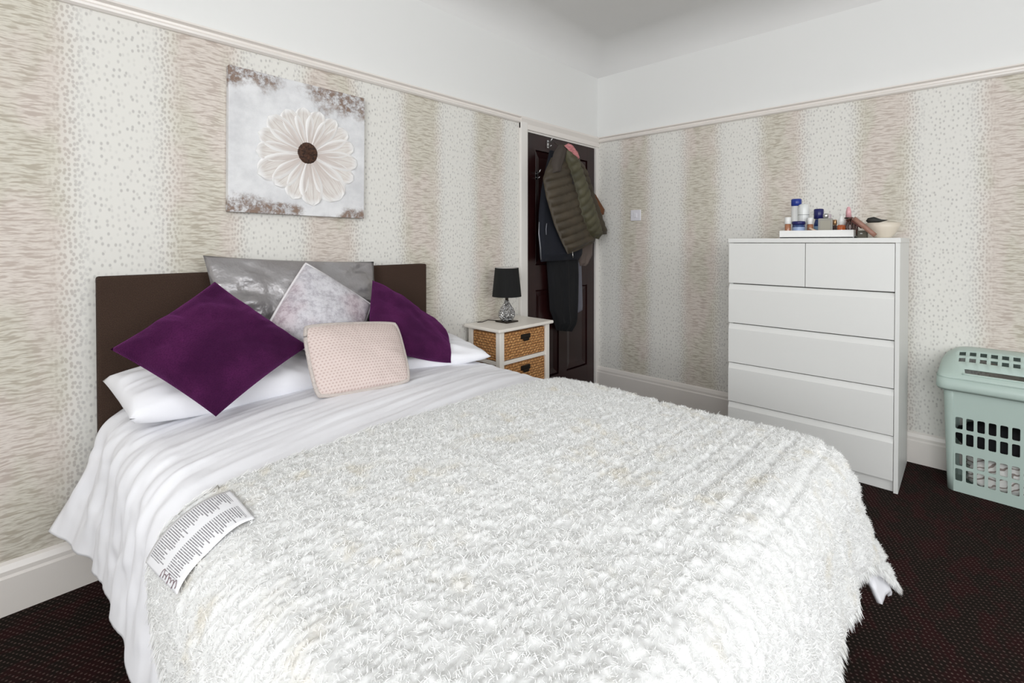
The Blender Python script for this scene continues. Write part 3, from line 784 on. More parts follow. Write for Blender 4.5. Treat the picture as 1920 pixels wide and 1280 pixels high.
# ------------------------------------------------------------------ bedside table and lamp
M['cream'] = simple('cream_painted_wood', (243, 237, 228), 0.4, bump=0.03, bscale=30)
def wicker():
    k = NT('woven_seagrass')
    co = k.coords(); xyz = k.sep(co)
    wob = k.math('MULTIPLY', k.noise(co, 22.0, 2), 0.8)
    h = k.math('ADD', xyz[0], xyz[1])
    row = k.math('ADD', k.math('MULTIPLY', xyz[2], 62.0), wob)
    colm = k.math('ADD', k.math('MULTIPLY', h, 36.0), wob)
    alt = k.math('MULTIPLY', k.math('MODULO', k.math('FLOOR', row), 2.0), 0.5)
    a = k.math('ABSOLUTE', k.math('SINE', k.math('MULTIPLY', row, PI)))
    b = k.math('ABSOLUTE', k.math('SINE', k.math('MULTIPLY', k.math('ADD', colm, alt), PI)))
    hgt_ = k.math('MULTIPLY', k.math('POWER', a, 0.6), k.math('POWER', b, 0.5))
    tone = k.noise(co, 75.0, 3)
    c = k.mix(k.smooth(tone, 0.3, 0.7), lin((176, 118, 66)), lin((222, 168, 108)))
    c = k.mix(k.smooth(hgt_, 0.15, 0.55, 0.75, 0.0), c, lin((92, 54, 26)))
    k.l(c, k.b.inputs['Base Color']); k.b.inputs['Roughness'].default_value = 0.8
    k.bump(hgt_, 0.8, 0.006)
    return k.m
M['wicker'] = wicker()
NX0, NX1, NY0, NY1, NZ = -1.475, -0.985, -0.335, -0.02, 0.705
nst = thing('bedside_table', ((NX0 + NX1) / 2, (NY0 + NY1) / 2, 0), 'cream wooden bedside table with woven basket drawers', 'bedside table')
hx, hy = (NX1 - NX0) / 2, (NY1 - NY0) / 2
bbox('table_top', (-hx, -hy, NZ - 0.020), (hx, hy, NZ), M['cream'], nst, 0.006)
px_, py_ = hx - 0.022, hy - 0.018
pw = 0.036
for sx in (-1, 1):
    for sy in (-1, 1):
        x0 = sx * px_ - (pw if sx > 0 else 0); y0 = sy * py_ - (pw if sy > 0 else 0)
        bbox('leg', (x0, y0, 0), (x0 + pw, y0 + pw, NZ - 0.020), M['cream'], nst, 0.003)
zs = [NZ - 0.026, 0.488, 0.282, 0.076]
for i, z in enumerate(zs[1:]):
    bbox('cross_rail', (-px_ + pw, -py_ + 0.004, z), (px_ - pw, -py_ + 0.024, z + 0.022), M['cream'], nst, 0.002)
    bbox('cross_rail', (-px_ + pw, py_ - 0.024, z), (px_ - pw, py_ - 0.004, z + 0.022), M['cream'], nst, 0.002)
    for sx in (-1, 1):
        xa = -px_ + 0.004 if sx < 0 else px_ - 0.024
        bbox('side_rail', (xa, -py_ + pw, z), (xa + 0.020, py_ - pw, z + 0.022), M['cream'], nst, 0.002)
metal_dark = simple('dark_bronze', (62, 56, 50), 0.35, metal=0.8)
for i in range(3):
    za = zs[i + 1] + 0.024; zb = (zs[i] if i == 0 else zs[i]) - 0.006
    bk = bbox('basket_drawer', (-px_ + pw + 0.002, -py_ + 0.008, za), (px_ - pw - 0.002, py_ - 0.03, zb), M['wicker'], nst, 0.008)
    # woven rows standing proud on the front and sides
    zc_ = zb - 0.040
    h_ = bbox('latch', (-0.040, -py_ - 0.000, zc_ - 0.014), (0.040, -py_ + 0.012, zc_ + 0.016), metal_dark, bk, 0.003)
    bbox('latch', (-0.022, -py_ - 0.006, zc_ - 0.026), (0.022, -py_ + 0.004, zc_ - 0.010), metal_dark, bk, 0.003)
    side_panel = bbox('basket_side', (-px_ + 0.006, -py_ + pw + 0.002, za), (-px_ + pw + 0.004, py_ - pw - 0.002, zb), M['wicker'], bk, 0.006)

lx, ly = -1.238, -0.158
lamp = thing('table_lamp', (lx, ly, NZ), 'small table lamp with black shade and silver mosaic base', 'lamp')
bbox('base_plate', (-0.052, -0.052, 0.0005), (0.052, 0.052, 0.009), metal_dark, lamp, 0.002)
def mosaic():
    k = NT('mirror_mosaic')
    v = k.voro(k.coords(), 105.0, 1.0); e = k.voro(k.coords(), 105.0, 1.0, 'DISTANCE_TO_EDGE')
    s = k.sep(v['Color'])
    c = k.mix(s[0], lin((165, 165, 168)), lin((252, 252, 252)))
    grout = k.smooth(e['Distance'], 0.02, 0.07, 1.0, 0.0)
    k.l(k.mix(grout, c, lin((40, 40, 40))), k.b.inputs['Base Color'])
    k.l(k.math('MULTIPLY', k.math('SUBTRACT', 1.0, grout), 0.75), k.b.inputs['Metallic'])
    k.b.inputs['Roughness'].default_value = 0.18
    # each chip tilts its own way
    k.bump(k.math('MULTIPLY', v['Distance'], k.math('ADD', s[1], 0.3)), 0.9, 0.02)
    return k.m
lathe('lamp_body', [(0.0, 0.009), (0.030, 0.009), (0.044, 0.020), (0.0535, 0.042), (0.052, 0.062), (0.043, 0.085), (0.028, 0.105), (0.018, 0.122), (0.012, 0.136), (0.0, 0.137)], mosaic(), lamp, 36, closed=False)
lathe('lamp_neck', [(0.0, 0.136), (0.011, 0.136), (0.009, 0.165), (0.012, 0.168), (0.012, 0.215), (0.0, 0.215)], metal_dark, lamp, 16, closed=False)
def shade_mat():
    k = NT('black_fabric_shade')
    gm = k.n('ShaderNodeNewGeometry')
    k.l(k.mix(gm.outputs['Backfacing'], lin((13, 13, 13)), lin((13, 13, 13))), k.b.inputs['Base Color']); k.b.inputs['Roughness'].default_value = 0.9
    k.bump(k.noise(k.coords(), 400.0, 2), 0.2, 0.001)
    return k.m
sh = lathe('lamp_shade', [(0.0925, 0.162), (0.0745, 0.342), (0.0725, 0.342), (0.0905, 0.162), (0.0925, 0.162)], shade_mat(), lamp, 40, closed=False, smooth=False)
lathe('shade_lining', [(0.0900, 0.163), (0.0722, 0.3405)], simple('white_shade_lining', (225, 222, 216), 0.9), lamp, 40, closed=False)
for k_ in range(3):
    a = 2 * PI * k_ / 3
    tube('shade_spoke', [(0.012 * math.cos(a), 0.012 * math.sin(a), 0.205), (0.0855 * math.cos(a), 0.0855 * math.sin(a), 0.205)], 0.0015, metal_dark, lamp, 6)
tube('lamp_cord', [(-0.030, 0.030, 0.006), (-0.075, 0.045, 0.014), (-0.105, 0.060, 0.018), (-0.130, 0.085, 0.006), (-0.15, 0.11, 0.004)], 0.003, metal_dark, lamp, 6)

# ------------------------------------------------------------------ chest of drawers
CW, CH, CD = 0.80, 1.23, 0.48
CYR, CXB = -2.0623, -0.0153 - 0.022
CXF = -0.0153 - CD
chest = thing('chest_of_drawers', (CXF, CYR + CW / 2, 0), 'tall plain white six-drawer chest against the wallpapered wall', 'chest of drawers')
hw = CW / 2
D_ = CXB - CXF
LQ = M['lacquer']
bbox('top_panel', (-0.004, -hw - 0.002, CH - 0.024), (D_, hw + 0.002, CH), LQ, chest, 0.0015)
for s in (-1, 1):
    bbox('side_panel', (0.0255 if s > 0 else 0.0, s * hw - (0.018 if s > 0 else 0), 0.0), (D_, s * hw + (0.018 if s < 0 else 0), CH - 0.0245), LQ, chest, 0.0012)
bbox('back_panel', (D_ - 0.008, -hw + 0.018, 0.02), (D_ - 0.002, hw - 0.018, CH - 0.03), LQ, chest, 0)
bbox('plinth', (0.018, -hw + 0.018, 0.0), (0.034, hw - 0.018, 0.056), LQ, chest, 0.001)
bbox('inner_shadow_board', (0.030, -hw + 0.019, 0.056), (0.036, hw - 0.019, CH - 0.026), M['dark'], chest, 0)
zl = [1.204, 0.969, 0.737, 0.504, 0.274, 0.056]
def drawer(y0, y1, z0, z1):
    # front with a bevelled finger grip along its upper edge
    g_ = 0.0014
    z0 += g_; z1 -= g_
    prof = [(0.0, z0), (0.0, z1 - 0.030), (0.014, z1), (0.024, z1), (0.024, z0)]
    vs = [(x, y0 + g_, z) for x, z in prof] + [(x, y1 - g_, z) for x, z in prof]
    k = len(prof)
    fs = [(i, (i + 1) % k, k + (i + 1) % k, k + i) for i in range(k)] + [tuple(range(k)), tuple(range(2 * k - 1, k - 1, -1))]
    return mesh('drawer', vs, fs, LQ, chest)
def flat_drawer(y0, y1, z0, z1):
    g_ = 0.0014
    return bbox('drawer', (0.0, y0 + g_, z0 + g_), (0.024, y1 - g_, z1 - g_), LQ, chest, 0.001)
ysplit = 0.0
flat_drawer(-hw + 0.0185, ysplit, zl[1], zl[0]); flat_drawer(ysplit, hw, zl[1], zl[0])
for i in range(1, 5): drawer(-hw + 0.0185, hw, zl[i + 1], zl[i] - 0.004)
bpy.data.objects  # keep

# ------------------------------------------------------------------ things on the chest
ZT = CH
tray = thing('tray', (-0.30, -1.683, ZT), 'white rectangular cosmetics tray standing on the chest of drawers', 'tray')
tw, td, thh = 0.177, 0.085, 0.044
WHT = simple('white_tray_lacquer', (240, 240, 238), 0.35)
bbox('tray_base', (-td, -tw, 0), (td, tw, 0.008), WHT, tray, 0.001)
for s in (-1, 1):
    bbox('tray_wall', (s * td - (0.006 if s > 0 else 0), -tw, 0.0), (s * td + (0.006 if s < 0 else 0), tw, thh), WHT, tray, 0.0015)
    bbox('tray_wall', (-td + 0.006, s * tw - (0.006 if s > 0 else 0), 0.0), (td - 0.006, s * tw + (0.006 if s < 0 else 0), thh), WHT, tray, 0.0015)
ZB = ZT + 0.0085
blue = simple('royal_blue_plastic', (26, 52, 140), 0.3)
navy_p = simple('deep_blue_plastic', (24, 26, 92), 0.3)
wht = simple('white_bottle_plastic', (236, 236, 234), 0.35)
brn = simple('tan_liquid_glass', (168, 112, 80), 0.25, coat=0.5)
def lathe_thing(name, x, y, parts, label, cat, group=None):
    t = thing(name, (x, y, ZB), label, cat, group)
    for pn, prof, m in parts: lathe(pn, prof, m, t, 24, closed=False)
    return t
def cyl(r, z0, z1, b=0.002): return [(0, z0), (r - b, z0), (r, z0 + b), (r, z1 - b), (r - b, z1), (0, z1)]
lathe_thing('foundation_bottle', -0.360, -1.543, [('bottle', cyl(0.0155, 0, 0.073), brn), ('cap', cyl(0.0165, 0.0735, 0.112), wht)], 'small tan foundation bottle with white cap at the left end of the tray', 'bottle', 'foundation bottles')
lathe_thing('deodorant_can', -0.250, -1.560, [('can', [(0, 0), (0.024, 0), (0.026, 0.003), (0.026, 0.180), (0, 0.180)], wht), ('cap', cyl(0.0275, 0.1805, 0.222, 0.004), blue)], 'tall white spray can with royal blue cap, tallest on the tray', 'spray can')
lathe_thing('lotion_bottle', -0.277, -1.604, [('bottle', [(0, 0), (0.026, 0), (0.0285, 0.004), (0.0285, 0.160), (0.025, 0.184), (0.012, 0.190), (0, 0.190)], simple('frosted_white_plastic', (228, 230, 228), 0.3)), ('label_print', [(0.0289, 0.125), (0.0289, 0.128)], simple('grey_print', (150, 152, 152), 0.5))], 'white lotion bottle in front of the tall blue capped spray can', 'bottle')
jb = lathe_thing('cream_jar', -0.343, -1.594, [('jar', [(0, 0), (0.028, 0), (0.032, 0.004), (0.032, 0.066), (0.030, 0.069), (0, 0.069)], simple('blue_glass_jar', (36, 62, 112), 0.15, coat=0.6)), ('lid', cyl(0.034, 0.0695, 0.088, 0.003), navy_p), ('label_print', [(0.0323, 0.030), (0.0323, 0.055)], simple('pale_blue_print', (150, 170, 205), 0.4))], 'squat blue glass cream jar at the front of the tray', 'jar')
lathe_thing('foundation_bottle', -0.325, -1.648, [('bottle', cyl(0.0155, 0, 0.070), brn), ('cap', cyl(0.0155, 0.0705, 0.108), wht)], 'small tan foundation bottle with white cap beside the large blue cap', 'bottle', 'foundation bottles')
lathe_thing('roll_on_bottle', -0.268, -1.678, [('bottle', [(0, 0), (0.020, 0), (0.024, 0.008), (0.024, 0.070), (0.018, 0.098), (0, 0.100)], simple('blue_bottle_glass', (44, 66, 120), 0.2)), ('cap', cyl(0.0245, 0.1005, 0.158, 0.004), navy_p), ('label_print', [(0.0243, 0.02), (0.0243, 0.06)], simple('light_blue_print', (140, 175, 205), 0.4))], 'blue bottle with large deep blue cap in the middle of the tray', 'bottle')
pf = thing('perfume_bottle', (-0.262, -1.722, ZB), 'short perfume bottle with clear pinkish cap behind the square glass one', 'perfume')
bbox('bottle', (-0.022, -0.022, 0), (0.022, 0.022, 0.085), simple('violet_glass', (62, 52, 96), 0.15, coat=0.6), pf, 0.004)
lathe('cap', cyl(0.017, 0.0855, 0.128, 0.005), simple('clear_pink_plastic', (226, 214, 220), 0.15, trans=0.4), pf, 20, closed=False)
pg = thing('perfume_bottle', (-0.352, -1.728, ZB), 'square grey glass perfume bottle with silver cap at the front of the tray', 'perfume')
bbox('bottle', (-0.014, -0.034, 0), (0.014, 0.034, 0.100), simple('grey_perfume_glass', (190, 188, 180), 0.08, coat=1.0, trans=0.35), pg, 0.004)
bbox('liquid', (-0.0146, -0.024, 0.016), (-0.0142, 0.024, 0.088), simple('grey_perfume_liquid', (168, 164, 152), 0.1, coat=0.8), pg, 0)
lathe('cap', cyl(0.013, 0.1005, 0.126, 0.003), M['chrome'], pg, 18, closed=False)
db = lathe_thing('serum_bottle', -0.352, -1.800, [('bottle', cyl(0.0195, 0, 0.062, 0.004), simple('amber_orange_glass', (176, 84, 32), 0.15, coat=0.6)), ('dropper_cap', [(0, 0.0625), (0.013, 0.0625), (0.012, 0.088), (0.007, 0.104), (0.004, 0.112), (0, 0.112)], wht)], 'amber orange serum bottle with white dropper cap', 'bottle')
lathe_thing('lip_gloss', -0.330, -1.768, [('tube', cyl(0.008, 0, 0.062), simple('dark_gloss_tube', (62, 40, 36), 0.2)), ('cap', cyl(0.0085, 0.0625, 0.092), simple('gold_metal', (190, 150, 110), 0.3, metal=0.8))], 'dark lip gloss tube between the square perfume and the serum', 'lip gloss')
lathe_thing('pink_spray_bottle', -0.285, -1.822, [('bottle', cyl(0.0185, 0, 0.098, 0.004), simple('silver_pink_bottle', (206, 190, 190), 0.2, metal=0.5)), ('collar', cyl(0.020, 0.0985, 0.104, 0.001), metal_dark), ('cap', [(0, 0.1045), (0.014, 0.1045), (0.012, 0.140), (0.007, 0.160), (0, 0.163)], simple('rose_pink_cap', (226, 172, 178), 0.3))], 'silver bottle with rose pink pointed cap at the right of the tray', 'bottle')
br = thing('makeup_brush', (-0.338, -1.822, ZB), 'thin black makeup brush leaning at the right of the tray', 'brush')
tube('brush_handle', [(0, 0, 0.002), (0.010, 0.024, 0.085)], lambda t: 0.003 + 0.002 * t, simple('black_plastic', (22, 20, 20), 0.3), br, 8)
tube('brush_head', [(0.010, 0.024, 0.085), (0.0125, 0.030, 0.108)], lambda t: 0.007 - 0.004 * t, simple('dark_bristle', (44, 34, 32), 0.9), br, 8)
cp = thing('powder_compact', (-0.342, -1.672, ZB), 'beige powder compact propped open at the front of the tray', 'compact')
beige = simple('beige_powder_plastic', (222, 192, 168), 0.4)
def lean_disc(name, parent, r, t, ang, loc, m):
    o = lathe(name, cyl(r, 0, t, 0.002), m, parent, 28, closed=False); o.location = loc; o.rotation_euler = ang; return o
lean_disc('compact_base', cp, 0.030, 0.012, (0, 0, 0), (0, 0, 0), simple('dark_brown_plastic', (84, 58, 44), 0.4))
lean_disc('compact_lid', cp, 0.032, 0.009, (math.radians(28), 0, 0), (0, 0.0, 0.032), beige)
cl = thing('hair_claw', (-0.315, -1.842, ZB), 'brown tortoiseshell hair claw at the right end of the tray', 'hair clip')
tort = simple('tortoiseshell_plastic', (96, 60, 50), 0.2, vary=0.6, vscale=60, coat=0.5)
for s in (-1, 1):
    for k_ in range(5):
        y_ = -0.020 + 0.010 * k_
        tube('claw_tooth', [(s * 0.004, y_, 0.095), (s * 0.020, y_ * 1.1, 0.060), (s * 0.018, y_ * 1.15, 0.025), (s * 0.004, y_ * 1.1, 0.003)], lambda t: 0.0042 - 0.002 * t, tort, cl, 6)
    tube('claw_spine', [(s * 0.006, -0.024, 0.086), (s * 0.008, 0.0, 0.100), (s * 0.006, 0.024, 0.086)], 0.006, tort, cl, 8)
ZB = ZT
hb = thing('paddle_brush', (-0.415, -1.962, ZT), 'rosy brown wooden hairbrush leaning between the tray and the bowl', 'hairbrush')
wd = simple('rosy_brown_wood', (158, 116, 100), 0.45, vary=0.15, vscale=25)
def slab_path(name, p0, p1, w0, w1, t, m, parent, n=14):
    p0, p1 = Vector(p0), Vector(p1); d = (p1 - p0); L = d.length; d.normalize()
    sx = Vector((1, 0, 0)); nrm = d.cross(sx).normalized()
    vs, fs = [], []
    for i in range(n):
        u = i / (n - 1); w = (w0 + (w1 - w0) * sstep(u, 0.35, 0.6)) * math.sqrt(max(0.02, 1 - (abs(2 * u - 1)) ** 8))
        c = p0 + d * (L * u)
        for (a, b) in ((-1, -.7), (-.7, -1), (.7, -1), (1, -.7), (1, .7), (.7, 1), (-.7, 1), (-1, .7)): vs.append(c + sx * (a * w / 2) + nrm * (b * t / 2))
    for i in range(n - 1):
        for k_ in range(8): fs.append((i * 8 + k_, i * 8 + (k_ + 1) % 8, (i + 1) * 8 + (k_ + 1) % 8, (i + 1) * 8 + k_))
    fs += [tuple(range(8)), tuple(range((n - 1) * 8, n * 8))]
    return mesh(name, vs, fs, m, parent, True)
slab_path('brush_paddle', (0, 0.006, 0.012), (0, 0.098, 0.104), 0.040, 0.070, 0.021, wd, hb)
slab_path('bristle_pad', (0.0, 0.062, 0.052), (0.0, 0.106, 0.092), 0.055, 0.055, 0.010, simple('dark_red_rubber', (92, 44, 38), 0.6), hb)
dk = thing('trinket_box', (-0.315, -1.892, ZT), 'small dark grey box with a pale button in the shade beside the tray', 'box')
bbox('box_body', (-0.03, -0.018, 0), (0.03, 0.022, 0.040), simple('dark_grey_green', (92, 88, 76), 0.6), dk, 0.003)
lathe('button', [(0.0, 0), (0.006, 0.0), (0.006, 0.004), (0, 0.005)], wht, dk, 12, (-0.032, 0.004, 0.022), closed=False)
bowl = thing('bowl', (-0.325, -1.977, ZT), 'cream ceramic bowl at the right end of the chest top', 'bowl')
cer = simple('cream_ceramic', (222, 212, 196), 0.45)
lathe('bowl_body', [(0, 0.001), (0.036, 0.001), (0.039, 0.007), (0.053, 0.024), (0.067, 0.050), (0.0745, 0.078), (0.0715, 0.078), (0.062, 0.051), (0.047, 0.028), (0.027, 0.016), (0, 0.014)], cer, bowl, 40, closed=False)
hp = thing('shaving_brush', (-0.345, -1.952, ZT + 0.088), 'black pointed brush lying across the bowl', 'brush')
blk = simple('black_rubber', (38, 38, 34), 0.6)
tube('brush_body', [(0, 0.038, -0.006), (0, 0.030, 0.001), (0, 0.010, 0.005), (0, -0.004, 0.002), (0, -0.022, 0.001), (0, -0.046, 0.003)], lambda t: 0.0185 * math.sin(PI * min(1, (t * 0.94 + 0.10)) ** 0.8) ** 0.9 * (1 - 0.35 * t) + 0.001, blk, hp, 12)
tube('brush_foot', [(0, -0.006, 0), (0, -0.010, -0.018)], 0.004, blk, hp, 8)

# ------------------------------------------------------------------ laundry basket
MINT = simple('mint_green_plastic', (188, 206, 198), 0.42, vary=0.03, vscale=3)
LB = thing('laundry_basket', (-0.160, -2.455, 0), 'mint green plastic laundry basket with slotted lid beside the chest of drawers', 'laundry basket', rotz=math.radians(-3))
bw, bd = 0.215, 0.112       # half sizes at the base
tw_, td_, bh = 0.232, 0.140, 0.522
def outline(hw_, hd_, r, n=6):
    pts = []
    for (cx, cy, a0) in ((hd_ - r, hw_ - r, 0), (-hd_ + r, hw_ - r, 90), (-hd_ + r, -hw_ + r, 180), (hd_ - r, -hw_ + r, 270)):
        for i in range(n + 1):
            a = math.radians(a0 + 90 * i / n); pts.append((cx + r * math.cos(a), cy + r * math.sin(a)))
    return pts
def wall_point(y, z):       # front wall of the basket
    t = z / bh; return (-(bd + (td_ - bd) * t), y, z)
# front and back walls are perforated plates, the rounded ends are plain
def holed_plate(sign):
    ncol = 10; pitch = 0.0385; y_lo = -pitch * ncol / 2
    zr = [0.0, 0.055, 0.062 + 0.053, 0.13, 0.19, 0.235, 0.295, 0.312, 0.372, bh]
    holes = [(0.055, 0.115), (0.130, 0.190), (0.235, 0.293), (0.310, 0.368)]
    vs, fs = [], []
    def add(y, z):
        p = wall_point(y, z); vs.append((p[0] * sign * -1 if sign > 0 else p[0], p[1], p[2])); return len(vs) - 1
    def quad(y0, y1, z0, z1): fs.append((add(y0, z0), add(y1, z0), add(y1, z1), add(y0, z1)))
    bands = [0.0] + [v for h in holes for v in h] + [bh]
    for bi in range(len(bands) - 1):
        z0, z1 = bands[bi], bands[bi + 1]
        if bi % 2 == 0:
            for q in range(ncol): quad(y_lo + q * pitch, y_lo + (q + 1) * pitch, z0, z1)
        else:
            for q in range(ncol):
                ya, yb = y_lo + q * pitch, y_lo + (q + 1) * pitch
                h0, h1 = ya + 0.0062, yb - 0.0062; r = 0.005
                quad(ya, h0, z0, z1); quad(h1, yb, z0, z1)
                # rounded hole corners
                for (yy, zz, sy, sz) in ((h0, z0, 1, 1), (h1, z0, -1, 1), (h1, z1, -1, -1), (h0, z1, 1, -1)):
                    fs.append((add(yy, zz), add(yy + sy * r, zz), add(yy + sy * r * 0.3, zz + sz * r * 0.3), add(yy, zz + sz * r)))
    return vs, fs, y_lo
vs, fs, y_lo = holed_plate(-1)
fr_ = mesh('front_wall', vs, fs, MINT, LB); m_ = fr_.modifiers.new('t', 'SOLIDIFY'); m_.thickness = 0.004; m_.offset = 0
vs, fs, _ = holed_plate(1)
bk_ = mesh('back_wall', vs, fs, MINT, LB); m_ = bk_.modifiers.new('t', 'SOLIDIFY'); m_.thickness = 0.004; m_.offset = 0
for s in (-1, 1):
    rowsz = np.linspace(0, bh, 8); vs, fs = [], []
    for z in rowsz:
        t = z / bh; hd_ = bd + (td_ - bd) * t; hw_ = bw + (tw_ - bw) * t; r = 0.030; y0 = abs(y_lo)
        pts = [(-hd_, y0)]
        for i in range(7): a = PI - (PI / 2) * i / 6; pts.append((-hd_ + r + r * math.cos(a), hw_ - r + r * math.sin(a)))
        for i in range(7): a = PI / 2 - (PI / 2) * i / 6; pts.append((hd_ - r + r * math.cos(a), hw_ - r + r * math.sin(a)))
        pts.append((hd_, y0))
        vs += [(x, s * y, z) for x, y in pts]
    k = 16
    for j in range(7):
        for i in range(k - 1): fs.append((j * k + i, j * k + i + 1, (j + 1) * k + i + 1, (j + 1) * k + i))
    e_ = mesh('end_wall', vs, fs, MINT, LB, True); m_ = e_.modifiers.new('t', 'SOLIDIFY'); m_.thickness = 0.004; m_.offset = 0
ol = outline(bw - 0.002, bd - 0.002, 0.03)
mesh('basket_floor', [(x, y, 0.004) for x, y in ol], [tuple(range(len(ol)))], MINT, LB)
# lid: skirt rim, raised crown with slots, long handle recess
lid_prof = [(0.254, 0.162, 0.497, 0.040), (0.260, 0.168, 0.509, 0.044), (0.258, 0.166, 0.556, 0.046)]
vs, fs = [], []
for (hw_, hd_, z, r) in lid_prof: vs += [(x, y, z) for x, y in outline(hw_, hd_, r, 6)]
k = 28
for j in range(len(lid_prof) - 1):
    for i in range(k): fs.append((j * k + i, j * k + (i + 1) % k, (j + 1) * k + (i + 1) % k, (j + 1) * k + i))
lid = mesh('lid_rim', vs, fs, MINT, LB, True)
m_ = lid.modifiers.new('t', 'SOLIDIFY'); m_.thickness = 0.004; m_.offset = -1
# crown: slopes up from the front rim, two rows of slots and a long pointed handle opening
HX, HY = 0.166, 0.258
def crown(x, y):
    f = np.interp(x, [-HX, -0.158, -0.145, -0.02, 0.02, 0.12, 0.155, HX], [0.0, 0.014, 0.026, 0.112, 0.122, 0.116, 0.06, 0.0])
    yl = HY * (1 - max(0.0, (abs(x) - 0.12) / 0.046) ** 3 * 0.17)
    e = max(0.0, 1 - (abs(y) / HY) ** 7) ** 0.55
    return (x, y * yl / HY, 0.556 + f * e)
ncol = 10; pitch = 0.0375; y_lo2 = -pitch * ncol / 2
ysplits = [-HY, -0.250, -0.236, y_lo2 - 0.008]
for q in range(ncol): ysplits += [y_lo2 + q * pitch + 0.007, y_lo2 + (q + 1) * pitch - 0.007]
ysplits += [-y_lo2 + 0.008, 0.236, 0.250, HY]
xs = [-HX, -0.160, -0.152, -0.146, -0.118, -0.078, -0.056, -0.042, -0.020, 0.0, 0.04, 0.08, 0.12, 0.14, 0.155, HX]
vs, fs = [], []
def addq(x0, x1, y0, y1):
    o = len(vs); vs.extend([crown(x0, y0), crown(x1, y0), crown(x1, y1), crown(x0, y1)]); fs.append((o, o + 1, o + 2, o + 3))
for ix in range(len(xs) - 1):
    for iy in range(len(ysplits) - 1):
        hole_y = 4 <= iy < len(ysplits) - 4 and (iy - 4) % 2 == 0
        if ix in (5, 7) and hole_y: continue
        if ix == 3 and 5 <= iy < len(ysplits) - 6: continue          # handle opening
        addq(xs[ix], xs[ix + 1], ysplits[iy], ysplits[iy + 1])
cr = mesh('lid_crown', vs, fs, MINT, LB, True)
bm = bmesh.new(); bm.from_mesh(cr.data); bmesh.ops.remove_doubles(bm, verts=bm.verts, dist=0.0005); bmesh.ops.recalc_face_normals(bm, faces=bm.faces); bm.to_mesh(cr.data); bm.free()
m_ = cr.modifiers.new('t', 'SOLIDIFY'); m_.thickness = 0.004; m_.offset = 0
# recess floor under the handle opening and its rolled lip
ya, yb = ysplits[5], ysplits[len(ysplits) - 6]
lip = [crown(-0.147, ya - 0.012), crown(-0.147, ya), crown(-0.147, yb), crown(-0.147, yb + 0.012)]
tube('handle_lip', [(p[0] - 0.001, p[1], p[2] + 0.002) for p in lip], 0.005, MINT, LB, 8)
bbox('handle_recess', (-0.150, ya - 0.01, 0.525), (-0.105, yb + 0.01, 0.552), MINT, LB, 0.003)
# laundry inside
def lump(name, loc, sx, sy, sz, mat, label, seed, group):
    bm = bmesh.new(); bmesh.ops.create_icosphere(bm, subdivisions=4, radius=1.0)
    co = np.array([v.co[:] for v in bm.verts])
    r = 1 + 0.30 * fbm(co[:, 0] * 2.2 + seed, co[:, 1] * 2.2 + co[:, 2] * 1.7, 3) + 0.10 * vn(co[:, 0] * 7 + seed, co[:, 2] * 7)
    co = co * r[:, None]; co = np.sign(co) * np.abs(co) ** 0.7 * np.array([sx, sy, sz])
    for v, c in zip(bm.verts, co): v.co = c
    me = bpy.data.meshes.new(name); bm.to_mesh(me); bm.free(); me.materials.append(mat)
    me.polygons.foreach_set('use_smooth', [True] * len(me.polygons))
    o = link(bpy.data.objects.new(name, me)); o.location = loc
    return tag(o, label, 'laundry', group)
def stripes():
    k = NT('white_cloth_with_grey_stripes'); xyz = k.sep(k.coords())
    s = k.math('SINE', k.math('MULTIPLY', k.math('ADD', k.math('ADD', xyz[2], k.math('MULTIPLY', xyz[1], 0.5)), k.math('MULTIPLY', k.noise(k.coords(), 14.0, 2), 0.08)), 210.0))
    k.l(k.mix(k.smooth(s, 0.55, 0.8), lin((232, 230, 226)), lin((150, 138, 132))), k.b.inputs['Base Color']); k.b.inputs['Roughness'].default_value = 0.9
    return k.m
lump('folded_laundry', (-0.162, -2.462, 0.098), 0.092, 0.165, 0.085, stripes(), 'white striped laundry at the bottom of the mint basket', 1, 'laundry in the basket')
lump('folded_laundry', (-0.155, -2.45, 0.262), 0.090, 0.175, 0.070, simple('black_cloth', (20, 20, 24), 0.95), 'black laundry on top in the mint basket', 5, 'laundry in the basket')

